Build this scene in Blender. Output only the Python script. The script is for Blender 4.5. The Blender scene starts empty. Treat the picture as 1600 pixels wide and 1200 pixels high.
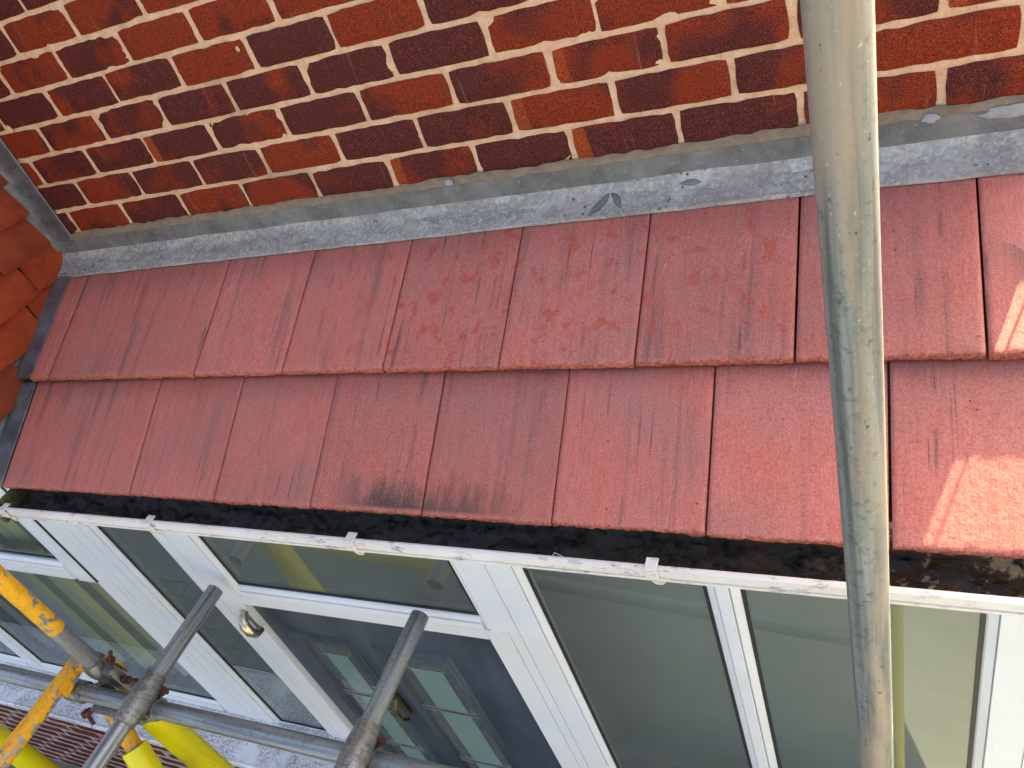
import bpy, bmesh, math, random
from mathutils import Vector, Matrix, noise
R = math.radians
S = bpy.context.scene
COL = S.collection
rnd = random.Random(7)

# ------------------------------------------------------------------ camera
cam = bpy.data.cameras.new('camera')
cam.sensor_width = 36.0
cam.lens = 27.78
cam.clip_start = 0.02
cam.clip_end = 400.0
camo = bpy.data.objects.new('camera', cam)
COL.objects.link(camo)
right = Vector((0.89978632, 0.31928439, -0.2973921))
up = Vector((0.01326212, 0.66124756, 0.75005052))
back = Vector((0.43612922, -0.67882924, 0.59074712))
M = Matrix((right, up, back)).transposed().to_4x4()
M.translation = Vector((0.59793, -1.48310, 0.59475))
camo.matrix_world = M
S.camera = camo

# ------------------------------------------------------------------ sky, sun, exposure
SUN_EL, SUN_AZ = R(33.6), R(22.2)
world = bpy.data.worlds.new('World')
S.world = world
world.use_nodes = True
wn = world.node_tree
sky = wn.nodes.new('ShaderNodeTexSky')
sky.sky_type = 'NISHITA'
sky.sun_disc = False
sky.sun_elevation = SUN_EL
sky.sun_rotation = SUN_AZ
sky.air_density = 0.7
sky.dust_density = 7.0
sky.ozone_density = 0.2
wn.links.new(sky.outputs[0], wn.nodes['Background'].inputs[0])
wn.nodes['Background'].inputs[1].default_value = 0.085
sl = bpy.data.lights.new('sun', 'SUN')
sl.energy = 5.0
sl.angle = R(0.53)
sl.color = (1.0, 0.89, 0.62)
so = bpy.data.objects.new('sun', sl)
COL.objects.link(so)
sdir = Vector((math.sin(SUN_AZ) * math.cos(SUN_EL), math.cos(SUN_AZ) * math.cos(SUN_EL), math.sin(SUN_EL)))
so.rotation_euler = sdir.to_track_quat('Z', 'Y').to_euler()
so.location = (3, 6, 6)
vs = S.view_settings
vs.view_transform = 'Standard'
vs.look = 'None'
vs.gamma = 1.0
vs.exposure = 3.18
vs.use_white_balance = True
vs.white_balance_temperature = 7000.0
vs.white_balance_tint = 10.0
vs.use_curve_mapping = False
S.cycles.max_bounces = 6
S.cycles.diffuse_bounces = 2
S.cycles.use_adaptive_sampling = True
S.cycles.adaptive_threshold = 0.025
S.cycles.glossy_bounces = 3
S.cycles.transmission_bounces = 4
S.cycles.transparent_max_bounces = 10
S.cycles.caustics_reflective = False
S.cycles.caustics_refractive = False


# ------------------------------------------------------------------ node helper
class NT:
    def __init__(s, name):
        s.m = bpy.data.materials.new(name)
        s.m.use_nodes = True
        s.t = s.m.node_tree
        s.n = s.t.nodes
        s.b = s.n['Principled BSDF']
        s.tc = s.n.new('ShaderNodeTexCoord')
        s.oi = s.n.new('ShaderNodeObjectInfo')

    def lk(s, a, b):
        s.t.links.new(a, b)

    def put(s, sock, v):
        if hasattr(v, 'is_output') or isinstance(v, bpy.types.NodeSocket):
            s.lk(v, sock)
        elif isinstance(v, (tuple, list)):
            sock.default_value = (*v, 1) if len(v) == 3 and sock.type == 'RGBA' else v
        else:
            sock.default_value = v

    def obj(s, scale=(1, 1, 1), off=True, rot=(0, 0, 0)):
        mp = s.n.new('ShaderNodeMapping')
        s.lk(s.tc.outputs['Object'], mp.inputs['Vector'])
        mp.inputs['Scale'].default_value = scale
        mp.inputs['Rotation'].default_value = rot
        if off:
            v = s.n.new('ShaderNodeVectorMath')
            v.operation = 'SCALE'
            v.inputs[0].default_value = (37.1, 19.7, 53.3)
            s.lk(s.oi.outputs['Random'], v.inputs['Scale'])
            s.lk(v.outputs[0], mp.inputs['Location'])
        return mp.outputs[0]

    def noise(s, vec, scale, detail=4, rough=0.55, dist=0.0):
        t = s.n.new('ShaderNodeTexNoise')
        s.lk(vec, t.inputs['Vector'])
        t.inputs['Scale'].default_value = scale
        t.inputs['Detail'].default_value = min(detail, 3.5)
        t.inputs['Roughness'].default_value = rough
        t.inputs['Distortion'].default_value = dist
        return t.outputs['Fac']

    def vor(s, vec, scale, feat='F1'):
        t = s.n.new('ShaderNodeTexVoronoi')
        t.feature = feat
        s.lk(vec, t.inputs['Vector'])
        t.inputs['Scale'].default_value = scale
        return t.outputs['Distance']

    def ramp(s, fac, stops):
        r = s.n.new('ShaderNodeValToRGB')
        e = r.color_ramp.elements
        while len(e) < len(stops):
            e.new(0.5)
        for k, (p, c) in enumerate(stops):
            e[k].position = p
            e[k].color = (c, c, c, 1) if not isinstance(c, (tuple, list)) else (*c, 1)
        s.lk(fac, r.inputs[0])
        return r.outputs[0]

    def mix(s, fac, a, b, mode='MIX'):
        m = s.n.new('ShaderNodeMix')
        m.data_type = 'RGBA'
        m.blend_type = mode
        s.put(m.inputs['Factor'], fac)
        s.put(m.inputs['A'], a)
        s.put(m.inputs['B'], b)
        for i in m.inputs:
            pass
        return m.outputs['Result']

    def mixc(s, fac, a, b, mode='MIX'):
        m = s.n.new('ShaderNodeMix')
        m.data_type = 'RGBA'
        m.blend_type = mode
        ins = [i for i in m.inputs if i.enabled]
        s.put(ins[0], fac)
        s.put(ins[1], a)
        s.put(ins[2], b)
        return [o for o in m.outputs if o.enabled][0]

    def math(s, op, a, b=0.0, clamp=False):
        m = s.n.new('ShaderNodeMath')
        m.operation = op
        m.use_clamp = clamp
        s.put(m.inputs[0], a)
        s.put(m.inputs[1], b)
        return m.outputs[0]

    def sep(s, vec):
        x = s.n.new('ShaderNodeSeparateXYZ')
        s.lk(vec, x.inputs[0])
        return x.outputs

    def ocol(s):
        x = s.n.new('ShaderNodeSeparateColor')
        s.lk(s.oi.outputs['Color'], x.inputs[0])
        return x.outputs

    def bump(s, h, strength, dist):
        b = s.n.new('ShaderNodeBump')
        b.inputs['Strength'].default_value = strength
        b.inputs['Distance'].default_value = dist
        s.lk(h, b.inputs['Height'])
        s.lk(b.outputs[0], s.b.inputs['Normal'])

    def fin(s, col=None, rough=None, metal=None, spec=None):
        if col is not None:
            s.put(s.b.inputs['Base Color'], col)
        if rough is not None:
            s.put(s.b.inputs['Roughness'], rough)
        if metal is not None:
            s.put(s.b.inputs['Metallic'], metal)
        if spec is not None:
            s.put(s.b.inputs['Specular IOR Level'], spec)
        return s.m


def m_brick(name, red=(0.27, 0.030, 0.007), purple=(0.092, 0.015, 0.016), edge=(0.40, 0.065, 0.014)):
    k = NT(name)
    o = k.ocol()
    v = k.obj()
    big = k.noise(v, 7, 2, 0.5)
    t = k.math('ADD', k.math('MULTIPLY', k.math('SUBTRACT', big, 0.5), 2.6), o[0])
    f = k.ramp(t, [(0.30, 0.0), (0.62, 1.0)])
    c = k.mixc(f, red, purple)
    # burnt body with pale orange ends on some bricks
    x = k.sep(k.tc.outputs['Object'])[0]
    end = k.math('ADD', k.math('MULTIPLY', x, -1.0), k.math('MULTIPLY', big, 0.03))
    ef = k.math('MULTIPLY', k.ramp(k.math('MULTIPLY', end, 10.0), [(0.90, 0.0), (0.96, 1.0)]), o[1])
    c = k.mixc(ef, c, edge)
    sp = k.noise(v, 420, 2, 0.6)
    c = k.mixc(k.ramp(sp, [(0.38, 0.8), (0.54, 0.0)]), c, (0.03, 0.010, 0.008))
    c = k.mixc(k.ramp(sp, [(0.54, 0.0), (0.72, 0.55)]), c, (0.42, 0.10, 0.03))
    gr = k.noise(k.obj((1, 1, 1)), 24, 4, 0.6)
    c = k.mixc(k.ramp(gr, [(0.50, 0.0), (0.8, 0.35)]), c, (0.10, 0.045, 0.032))
    st = k.noise(k.obj((90, 1, 4)), 1.0, 3, 0.6)
    c = k.mixc(k.ramp(st, [(0.66, 0.0), (0.80, 0.5)]), c, (0.45, 0.24, 0.17))
    h = k.math('ADD', k.math('MULTIPLY', sp, 0.7), k.math('MULTIPLY', gr, 0.6))
    k.bump(h, 0.6, 0.0015)
    return k.fin(c, k.ramp(gr, [(0.3, 0.55), (0.7, 0.8)]), spec=0.15)


def m_mortar(name, a=(0.86, 0.58, 0.38), b=(0.68, 0.40, 0.23), dark=(0.22, 0.15, 0.10)):
    k = NT(name)
    v = k.obj(off=False)
    n = k.noise(v, 30, 6, 0.65)
    c = k.mixc(k.ramp(n, [(0.35, 0.0), (0.7, 1.0)]), b, a)
    g = k.noise(v, 500, 2, 0.7)
    c = k.mixc(k.ramp(g, [(0.30, 0.55), (0.46, 0.0)]), c, dark)
    big = k.noise(v, 3.2, 3, 0.5)
    c = k.mixc(k.ramp(big, [(0.60, 0.0), (0.75, 0.55)]), c, dark)
    k.bump(k.math('ADD', n, g), 0.8, 0.002)
    return k.fin(c, 0.95, spec=0.2)


def m_tile():
    k = NT('concrete_tile')
    o = k.ocol()
    v = k.obj()
    n = k.noise(v, 9, 5, 0.6)
    c = k.mixc(k.ramp(n, [(0.3, 0.0), (0.72, 1.0)]), (0.60, 0.165, 0.118), (0.62, 0.20, 0.158))
    fine = k.noise(k.obj((1, 0.10, 1)), 260, 3, 0.7)
    c = k.mixc(k.ramp(fine, [(0.36, 0.5), (0.56, 0.0)]), c, (0.42, 0.10, 0.075))
    gm = k.noise(v, 5.0, 3, 0.5)
    c = k.mixc(k.ramp(gm, [(0.42, 0.0), (0.70, 0.7)]), c, (0.40, 0.175, 0.145))
    # soft grey run marks down the slope
    s1 = k.noise(k.obj((1, 0.045, 1)), 46, 3, 0.6)
    s2 = k.noise(k.obj((1, 0.35, 1)), 9, 2, 0.5)
    sm = k.math('MULTIPLY', k.ramp(s1, [(0.50, 0.0), (0.70, 1.0)]), k.ramp(s2, [(0.38, 0.0), (0.62, 1.0)]))
    c = k.mixc(k.math('MULTIPLY', sm, 0.72), c, (0.15, 0.10, 0.09))
    s3 = k.noise(k.obj((1, 0.018, 1)), 120, 2, 0.5)
    s4 = k.noise(k.obj((1, 0.6, 1)), 14, 2, 0.5)
    sm2 = k.math('MULTIPLY', k.ramp(s3, [(0.60, 0.0), (0.70, 1.0)]), k.ramp(s4, [(0.48, 0.0), (0.62, 1.0)]))
    c = k.mixc(k.math('MULTIPLY', sm2, 0.72), c, (0.075, 0.060, 0.055))
    # pale lime runs
    s5 = k.noise(k.obj((1, 0.09, 1)), 70, 3, 0.6, 1.2)
    c = k.mixc(k.math('MULTIPLY', k.ramp(s5, [(0.70, 0.0), (0.73, 0.4)]), 1.0), c, (0.68, 0.42, 0.36))
    # rubbed red patches (only where people have trodden, per tile amount)
    rb = k.noise(k.obj((1, 0.72, 1)), 33, 2, 0.45, 0.5)
    rbm = k.math('MULTIPLY', k.ramp(rb, [(0.58, 0.0), (0.66, 0.62)]), o[1])
    c = k.mixc(rbm, c, (0.52, 0.072, 0.038))
    # dark growth creeping up from the drip edge (per tile amount)
    y = k.sep(k.tc.outputs['Object'])[1]
    e = k.noise(k.obj((1, 0.22, 1)), 40, 4, 0.65)
    gy = k.math('SUBTRACT', k.math('MULTIPLY', e, 0.16), y)
    gm2 = k.math('MULTIPLY', k.ramp(k.math('MULTIPLY', gy, 5.0), [(-0.0, 0.0), (0.30, 1.0)]), o[0])
    tx = k.sep(k.tc.outputs['Object'])[0]
    sgn = k.math('MULTIPLY', k.math('SUBTRACT', 0.5, o[2]), 28.0)
    gm2 = k.math('MULTIPLY', gm2, k.math('ADD', 0.72, k.math('MULTIPLY', tx, sgn), True))
    edgeoff = k.ramp(k.math('MULTIPLY', y, 10.0), [(0.04, 0.0), (0.12, 1.0)])
    c = k.mixc(k.math('MULTIPLY', gm2, edgeoff), c, (0.065, 0.055, 0.045))
    # scuffed broken lip
    lip = k.math('MULTIPLY', k.ramp(k.math('ADD', k.math('MULTIPLY', y, 10.0), k.math('MULTIPLY', k.noise(v, 60, 4, 0.7), 0.35)), [(0.15, 1.0), (0.27, 0.0)]), 1.0)
    lw = k.noise(v, 55, 4, 0.7)
    c = k.mixc(k.math('MULTIPLY', lip, k.ramp(lw, [(0.45, 0.0), (0.62, 0.75)])), c, (0.62, 0.27, 0.19))
    c = k.mixc(k.math('MULTIPLY', lip, k.ramp(k.noise(v, 95, 3, 0.6), [(0.56, 0.0), (0.64, 0.8)])), c, (0.20, 0.035, 0.022))
    # raw broken concrete on the face of the drip edge
    fc = k.ramp(k.math('ADD', k.math('MULTIPLY', y, 60.0), k.math('MULTIPLY', k.noise(v, 110, 3, 0.7), 0.5)), [(0.30, 1.0), (0.50, 0.0)])
    c = k.mixc(k.math('MULTIPLY', fc, 0.85), c, k.mixc(k.ramp(k.noise(v, 140, 3, 0.7), [(0.40, 0.0), (0.62, 1.0)]), (0.22, 0.040, 0.022), (0.60, 0.155, 0.085)))
    # specks of grit
    d = k.vor(v, 38)
    dz = k.noise(v, 11, 2)
    c = k.mixc(k.math('MULTIPLY', k.ramp(d, [(0.055, 0.9), (0.085, 0.0)]), k.ramp(dz, [(0.50, 0.0), (0.55, 1.0)])), c, (0.09, 0.03, 0.025))
    gn = k.noise(v, 330, 2, 0.75)
    c = k.mixc(k.ramp(gn, [(0.34, 0.55), (0.50, 0.0)]), c, (0.30, 0.070, 0.050))
    c = k.mixc(k.ramp(gn, [(0.54, 0.0), (0.70, 0.45)]), c, (0.72, 0.30, 0.23))
    tone = k.math('ADD', 0.88, k.math('MULTIPLY', k.oi.outputs['Random'], 0.2))
    cb = k.n.new('ShaderNodeVectorMath')
    cb.operation = 'SCALE'
    k.lk(c, cb.inputs[0])
    k.lk(tone, cb.inputs['Scale'])
    c = cb.outputs[0]
    h = k.math('ADD', k.math('ADD', k.math('MULTIPLY', fine, 0.3), k.math('MULTIPLY', gn, 0.35)), k.noise(v, 75, 4, 0.6))
    k.bump(h, 0.55, 0.0016)
    return k.fin(c, 0.78, spec=0.35)


def m_lead():
    k = NT('weathered_lead')
    v = k.obj(off=False)
    n = k.noise(k.obj((0.55, 1, 1), off=False), 11, 6, 0.65, 0.4)
    c = k.mixc(k.ramp(n, [(0.34, 0.0), (0.66, 1.0)]), (0.26, 0.242, 0.205), (0.47, 0.44, 0.385))
    f = k.noise(v, 60, 5, 0.7)
    c = k.mixc(k.ramp(f, [(0.36, 0.5), (0.54, 0.0)]), c, (0.19, 0.18, 0.17))
    wt = k.noise(v, 120, 4, 0.7)
    c = k.mixc(k.ramp(wt, [(0.52, 0.0), (0.66, 0.6)]), c, (0.60, 0.58, 0.54))
    pk = k.noise(v, 4.5, 3, 0.5)
    c = k.mixc(k.ramp(pk, [(0.52, 0.0), (0.72, 0.5)]), c, (0.30, 0.215, 0.20))
    d = k.vor(v, 55)
    dz = k.noise(v, 7, 2)
    c = k.mixc(k.math('MULTIPLY', k.ramp(d, [(0.13, 0.9), (0.22, 0.0)]), k.ramp(dz, [(0.52, 0.0), (0.58, 1.0)])), c, (0.06, 0.06, 0.065))
    k.bump(k.math('ADD', n, k.math('MULTIPLY', f, 0.7)), 0.8, 0.006)
    return k.fin(c, k.ramp(f, [(0.3, 0.55), (0.7, 0.75)]), 0.0, 0.3)


def m_leadmid():
    k = NT('upstand_lead')
    v = k.obj(off=False)
    n = k.noise(v, 12, 6, 0.65, 0.3)
    c = k.mixc(k.ramp(n, [(0.3, 0.0), (0.75, 1.0)]), (0.10, 0.095, 0.086), (0.23, 0.22, 0.20))
    f = k.noise(v, 130, 4, 0.7)
    z = k.sep(k.tc.outputs['Object'])[2]
    tp = k.ramp(k.math('ADD', k.math('MULTIPLY', z, 20.0), k.math('ADD', k.math('MULTIPLY', f, 0.7), k.math('MULTIPLY', n, 0.9))), [(1.50, 0.0), (1.72, 0.75)])
    c = k.mixc(tp, c, (0.58, 0.55, 0.50))
    c = k.mixc(k.ramp(f, [(0.60, 0.0), (0.74, 0.5)]), c, (0.45, 0.45, 0.45))
    k.bump(k.math('ADD', n, f), 0.5, 0.003)
    return k.fin(c, 0.65, 0.0, 0.3)


def m_leaddark():
    k = NT('dark_lead')
    v = k.obj(off=False)
    n = k.noise(v, 14, 6, 0.65, 0.3)
    c = k.mixc(k.ramp(n, [(0.3, 0.0), (0.75, 1.0)]), (0.055, 0.058, 0.062), (0.20, 0.205, 0.215))
    f = k.noise(v, 70, 4, 0.7)
    c = k.mixc(k.ramp(f, [(0.60, 0.0), (0.76, 0.5)]), c, (0.38, 0.38, 0.38))
    r = k.noise(v, 6, 2)
    c = k.mixc(k.ramp(r, [(0.60, 0.0), (0.72, 0.5)]), c, (0.20, 0.085, 0.06))
    k.bump(k.math('ADD', n, f), 0.4, 0.003)
    return k.fin(c, 0.5, 0.25)


def m_clay():
    k = NT('clay_tile')
    o = k.ocol()
    v = k.obj()
    n = k.noise(v, 16, 5, 0.6)
    c = k.mixc(k.ramp(n, [(0.32, 0.0), (0.7, 1.0)]), (0.28, 0.034, 0.011), (0.41, 0.068, 0.018))
    c = k.mixc(k.math('MULTIPLY', k.ramp(k.noise(v, 6, 3), [(0.3, 0.5), (0.6, 1.0)]), o[0]), c, (0.075, 0.038, 0.030))
    d = k.vor(v, 90)
    c = k.mixc(k.ramp(d, [(0.10, 0.7), (0.18, 0.0)]), c, (0.08, 0.025, 0.018))
    f = k.noise(v, 200, 3, 0.7)
    c = k.mixc(k.ramp(f, [(0.62, 0.0), (0.76, 0.5)]), c, (0.55, 0.25, 0.14))
    k.bump(k.math('ADD', n, f), 0.5, 0.0015)
    return k.fin(c, 0.85, spec=0.3)


def m_upvc(name='white_upvc', base=(0.80, 0.81, 0.82), grime=0.25, speck=0.5):
    k = NT(name)
    v = k.obj(off=False)
    n = k.noise(v, 4, 5, 0.6)
    c = k.mixc(k.ramp(n, [(0.4, 0.0), (0.8, grime)]), base, (0.62, 0.59, 0.55))
    s = k.noise(k.obj((1, 1, 0.12), off=False), 60, 4, 0.6)
    c = k.mixc(k.ramp(s, [(0.58, 0.0), (0.8, 0.22)]), c, (0.55, 0.54, 0.52))
    d = k.vor(v, 46)
    dz = k.noise(v, 19, 2)
    c = k.mixc(k.math('MULTIPLY', k.ramp(d, [(0.06, speck), (0.09, 0.0)]), k.ramp(dz, [(0.56, 0.0), (0.60, 1.0)])), c, (0.12, 0.10, 0.09))
    return k.fin(c, k.ramp(n, [(0.3, 0.28), (0.7, 0.42)]))


def m_gutter():
    k = NT('grimy_gutter_plastic')
    v = k.obj(off=False)
    n = k.noise(v, 6, 5, 0.65)
    c = k.mixc(k.ramp(n, [(0.35, 0.0), (0.75, 1.0)]), (0.80, 0.76, 0.70), (0.70, 0.62, 0.55))
    st = k.noise(k.obj((0.35, 1, 1), off=False), 75, 5, 0.7)
    dz = k.noise(k.obj((1, 0.2, 0.2), off=False), 7, 3)
    c = k.mixc(k.math('MULTIPLY', k.ramp(st, [(0.54, 0.0), (0.64, 0.65)]), k.ramp(dz, [(0.40, 0.0), (0.56, 1.0)])), c, (0.09, 0.06, 0.04))
    return k.fin(c, 0.45)


def m_sill():
    k = NT('speckled_sill')
    v = k.obj(off=False)
    n = k.noise(v, 9, 4, 0.6)
    a = k.noise(v, 130, 3, 0.75)
    c = k.mixc(k.ramp(a, [(0.42, 0.9), (0.55, 0.0)]), (0.78, 0.77, 0.78), (0.30, 0.22, 0.24))
    c = k.mixc(k.ramp(n, [(0.48, 0.0), (0.62, 1.0)]), c, (0.80, 0.80, 0.80))
    b = k.noise(v, 34, 4, 0.6)
    c = k.mixc(k.ramp(b, [(0.62, 0.0), (0.68, 0.75)]), c, (0.20, 0.19, 0.20))
    return k.fin(c, 0.5)


def m_flat(name, col, rough=0.6, metal=0.0, var=0.3, scale=20, bmp=0.0):
    k = NT(name)
    v = k.obj(off=False)
    n = k.noise(v, scale, 5, 0.65)
    c = k.mixc(k.ramp(n, [(0.3, 0.0), (0.75, 1.0)]), tuple(x * (1 - var) for x in col), tuple(min(1, x * (1 + var)) for x in col))
    if bmp:
        k.bump(n, 0.6, bmp)
    return k.fin(c, rough, metal)


def m_galv(name, long_axis='z', tint=(0.50, 0.51, 0.50), stain_reflection=0.8, dark=0.6, metal=0.7, rough=0.0):
    k = NT(name)
    sc = {'z': (1, 1, 0.05), 'x': (0.05, 1, 1)}[long_axis]
    v = k.obj()
    n = k.noise(k.obj(tuple(q if q == 1 else 0.03 for q in sc)), 85, 4, 0.6)
    c = k.mixc(k.ramp(n, [(0.36, 0.0), (0.64, 1.0)]), tuple(x * 0.42 for x in tint), tint)
    sp = k.noise(v, 90, 5, 0.7)
    c = k.mixc(k.ramp(sp, [(0.34, dark), (0.48, 0.0)]), c, tuple(x * 0.32 for x in tint))
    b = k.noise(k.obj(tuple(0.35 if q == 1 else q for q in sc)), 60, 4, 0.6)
    c = k.mixc(k.math('MULTIPLY', k.ramp(b, [(0.46, 0.0), (0.62, 1.0)]), stain_reflection), c, (0.37, 0.295, 0.22))  # beige stains; on the pole they also stand in for a reflected band
    gsc = tuple(0.5 * q if q == 1 else q * 3 for q in sc)
    g = k.noise(k.obj(gsc), 60, 3, 0.6)
    c = k.mixc(k.ramp(g, [(0.60, 0.0), (0.72, 0.5)]), c, (0.20, 0.25, 0.24))
    d = k.noise(k.obj(tuple(1 if q == 1 else 0.4 for q in sc)), 170, 3, 0.6)
    c = k.mixc(k.ramp(d, [(0.66, 0.0), (0.72, 0.9)]), c, (0.055, 0.05, 0.045))
    w = k.noise(v, 220, 3, 0.7)
    c = k.mixc(k.ramp(w, [(0.64, 0.0), (0.74, 0.5)]), c, (0.75, 0.74, 0.70))
    k.bump(k.math('ADD', sp, k.math('MULTIPLY', n, 0.5)), 0.35, 0.0012)
    return k.fin(c, k.ramp(sp, [(0.3, 0.30 + rough), (0.7, 0.52 + rough)]), metal)


def m_paint(name, zmin=None, col=(0.80, 0.36, 0.004), wear=0.5):
    """yellow site paint worn back to grey steel; zmin: paint stops below that local height"""
    k = NT(name)
    v = k.obj()
    n = k.noise(v, 26, 5, 0.65)
    steel = k.mixc(k.ramp(k.noise(k.obj((1, 1, 0.08)), 60, 4, 0.6), [(0.3, 0.0), (0.7, 1.0)]), (0.14, 0.145, 0.145), (0.36, 0.36, 0.34))
    steel = k.mixc(k.ramp(k.noise(v, 120, 3, 0.7), [(0.6, 0.0), (0.7, 0.7)]), steel, (0.62, 0.60, 0.56))
    y = k.mixc(k.ramp(k.noise(v, 60, 4, 0.6), [(0.35, 0.7), (0.5, 0.0)]), col, tuple(q * 0.72 for q in col))
    f = k.ramp(n, [(0.60 - 0.2 * wear, 1.0), (0.66 - 0.2 * wear, 0.0)])
    if zmin is not None:
        z = k.sep(k.tc.outputs['Object'])[2]
        zz = k.math('ADD', k.math('SUBTRACT', z, zmin), k.math('MULTIPLY', n, 0.03))
        f = k.math('MULTIPLY', f, k.ramp(k.math('MULTIPLY', zz, 10), [(0.14, 0.0), (0.17, 1.0)]))
    c = k.mixc(f, steel, y)
    k.bump(f, 0.4, 0.001)
    return k.fin(c, 0.5, k.math('MULTIPLY', k.math('SUBTRACT', 1.0, f), 0.4))


def m_glass(name, tint=(0.88, 0.94, 0.90), refl=1.8, haze=1.0):
    k = NT(name)
    t = k.t
    k.n.remove(k.b)
    out = k.n['Material Output']
    tr = k.n.new('ShaderNodeBsdfTransparent')
    tr.inputs[0].default_value = (*tint, 1)
    gl = k.n.new('ShaderNodeBsdfGlossy')
    gl.inputs['Roughness'].default_value = 0.012
    gl.inputs['Color'].default_value = (0.92, 1.0, 0.95, 1)
    df = k.n.new('ShaderNodeBsdfDiffuse')
    df.inputs[0].default_value = (0.40, 0.43, 0.385, 1)
    fr = k.n.new('ShaderNodeFresnel')
    fr.inputs['IOR'].default_value = 1.52
    f2 = k.math('MULTIPLY', fr.outputs[0], refl, True)
    m0 = k.n.new('ShaderNodeMixShader')
    v = k.obj(off=False)
    dn = k.noise(v, 5, 5, 0.6)
    sp = k.vor(v, 17)
    sz = k.noise(v, 8, 2)
    dust_haze = k.math('ADD', k.ramp(dn, [(0.3, 0.18 * haze), (0.8, 0.24 * haze)]), k.math('MULTIPLY', k.ramp(sp, [(0.045, 0.35), (0.06, 0.0)]), k.ramp(sz, [(0.5, 0.0), (0.55, 1.0)])))  # even part stands in for pale reflected light; specks are dirt
    k.lk(dust_haze, m0.inputs[0])
    k.lk(tr.outputs[0], m0.inputs[1])
    k.lk(df.outputs[0], m0.inputs[2])
    m1 = k.n.new('ShaderNodeMixShader')
    k.lk(f2, m1.inputs[0])
    k.lk(m0.outputs[0], m1.inputs[1])
    k.lk(gl.outputs[0], m1.inputs[2])
    k.lk(m1.outputs[0], out.inputs['Surface'])
    return k.m


def m_clear():
    k = NT('inner_glass_face')
    k.n.remove(k.b)
    tr = k.n.new('ShaderNodeBsdfTransparent')
    tr.inputs[0].default_value = (0.94, 0.97, 0.95, 1)
    k.lk(tr.outputs[0], k.n['Material Output'].inputs['Surface'])
    return k.m


def m_silt():
    k = NT('wet_gutter_silt')
    v = k.obj(off=False)
    n = k.noise(v, 45, 6, 0.7)
    c = k.mixc(k.ramp(n, [(0.35, 0.0), (0.7, 1.0)]), (0.006, 0.005, 0.0035), (0.060, 0.052, 0.042))
    x = k.sep(k.tc.outputs['Object'])[0]
    br = k.ramp(k.math('MULTIPLY', k.math('ADD', x, 0.1), 1.2), [(0.1, 0.0), (0.75, 1.0)])
    c = k.mixc(k.math('MULTIPLY', br, k.ramp(k.noise(v, 20, 4), [(0.4, 0.0), (0.6, 0.85)])), c, (0.075, 0.036, 0.012))
    y = k.noise(v, 26, 5, 0.7)
    br2 = k.ramp(k.math('MULTIPLY', k.math('SUBTRACT', x, 0.35), 2.2), [(0.2, 0.0), (0.6, 1.0)])
    c = k.mixc(k.math('MULTIPLY', br2, k.ramp(y, [(0.56, 0.0), (0.62, 0.9)])), c, (0.42, 0.27, 0.12))
    k.bump(n, 1.0, 0.006)
    return k.fin(c, k.ramp(n, [(0.4, 0.45), (0.6, 0.85)]), spec=0.4)


def m_ground():
    k = NT('block_paving_far')
    v = k.obj(off=False)
    b = k.n.new('ShaderNodeTexBrick')
    k.lk(v, b.inputs['Vector'])
    b.inputs['Scale'].default_value = 1.0
    b.inputs['Brick Width'].default_value = 0.2
    b.inputs['Row Height'].default_value = 0.1
    b.inputs['Mortar Size'].default_value = 0.004
    b.inputs['Color1'].default_value = (0.15, 0.155, 0.14, 1)
    b.inputs['Color2'].default_value = (0.165, 0.17, 0.155, 1)
    b.inputs['Mortar'].default_value = (0.125, 0.13, 0.118, 1)
    n = k.noise(v, 1.3, 5, 0.6)
    c = k.mixc(k.ramp(n, [(0.3, 0.6), (0.7, 0.0)]), b.outputs['Color'], (0.135, 0.14, 0.127))
    return k.fin(c, 0.9)


def m_paver():
    k = NT('grey_paver')
    v = k.obj()
    n = k.noise(v, 30, 5, 0.65)
    c = k.mixc(k.ramp(n, [(0.3, 0.0), (0.7, 1.0)]), (0.10, 0.10, 0.10), (0.22, 0.22, 0.21))
    k.bump(n, 0.5, 0.002)
    return k.fin(c, 0.9)


def m_sleeve():
    k = NT('yellow_plastic_sleeve')
    v = k.obj()
    n = k.noise(v, 12, 4, 0.6)
    c = k.mixc(k.ramp(n, [(0.35, 0.0), (0.7, 0.5)]), (0.86, 0.74, 0.004), (0.78, 0.60, 0.004))
    s = k.noise(k.obj((1, 1, 0.06)), 60, 3, 0.6)
    z = k.noise(v, 30, 2)
    c = k.mixc(k.math('MULTIPLY', k.ramp(s, [(0.62, 0.0), (0.68, 0.6)]), k.ramp(z, [(0.5, 0.0), (0.56, 1.0)])), c, (0.16, 0.13, 0.02))
    return k.fin(c, 0.38)


def m_doorleaf():
    k = NT('dark_blue_grey_door')
    v = k.obj(off=False)
    n = k.noise(k.obj((1, 1, 0.35), off=False), 5, 5, 0.6)
    c = k.mixc(k.ramp(n, [(0.35, 0.0), (0.7, 1.0)]), (0.016, 0.027, 0.042), (0.062, 0.082, 0.108))
    g = k.noise(k.obj((1, 1, 0.04), off=False), 140, 3, 0.6)
    k.bump(g, 0.15, 0.0006)
    return k.fin(c, 0.42)


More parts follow.
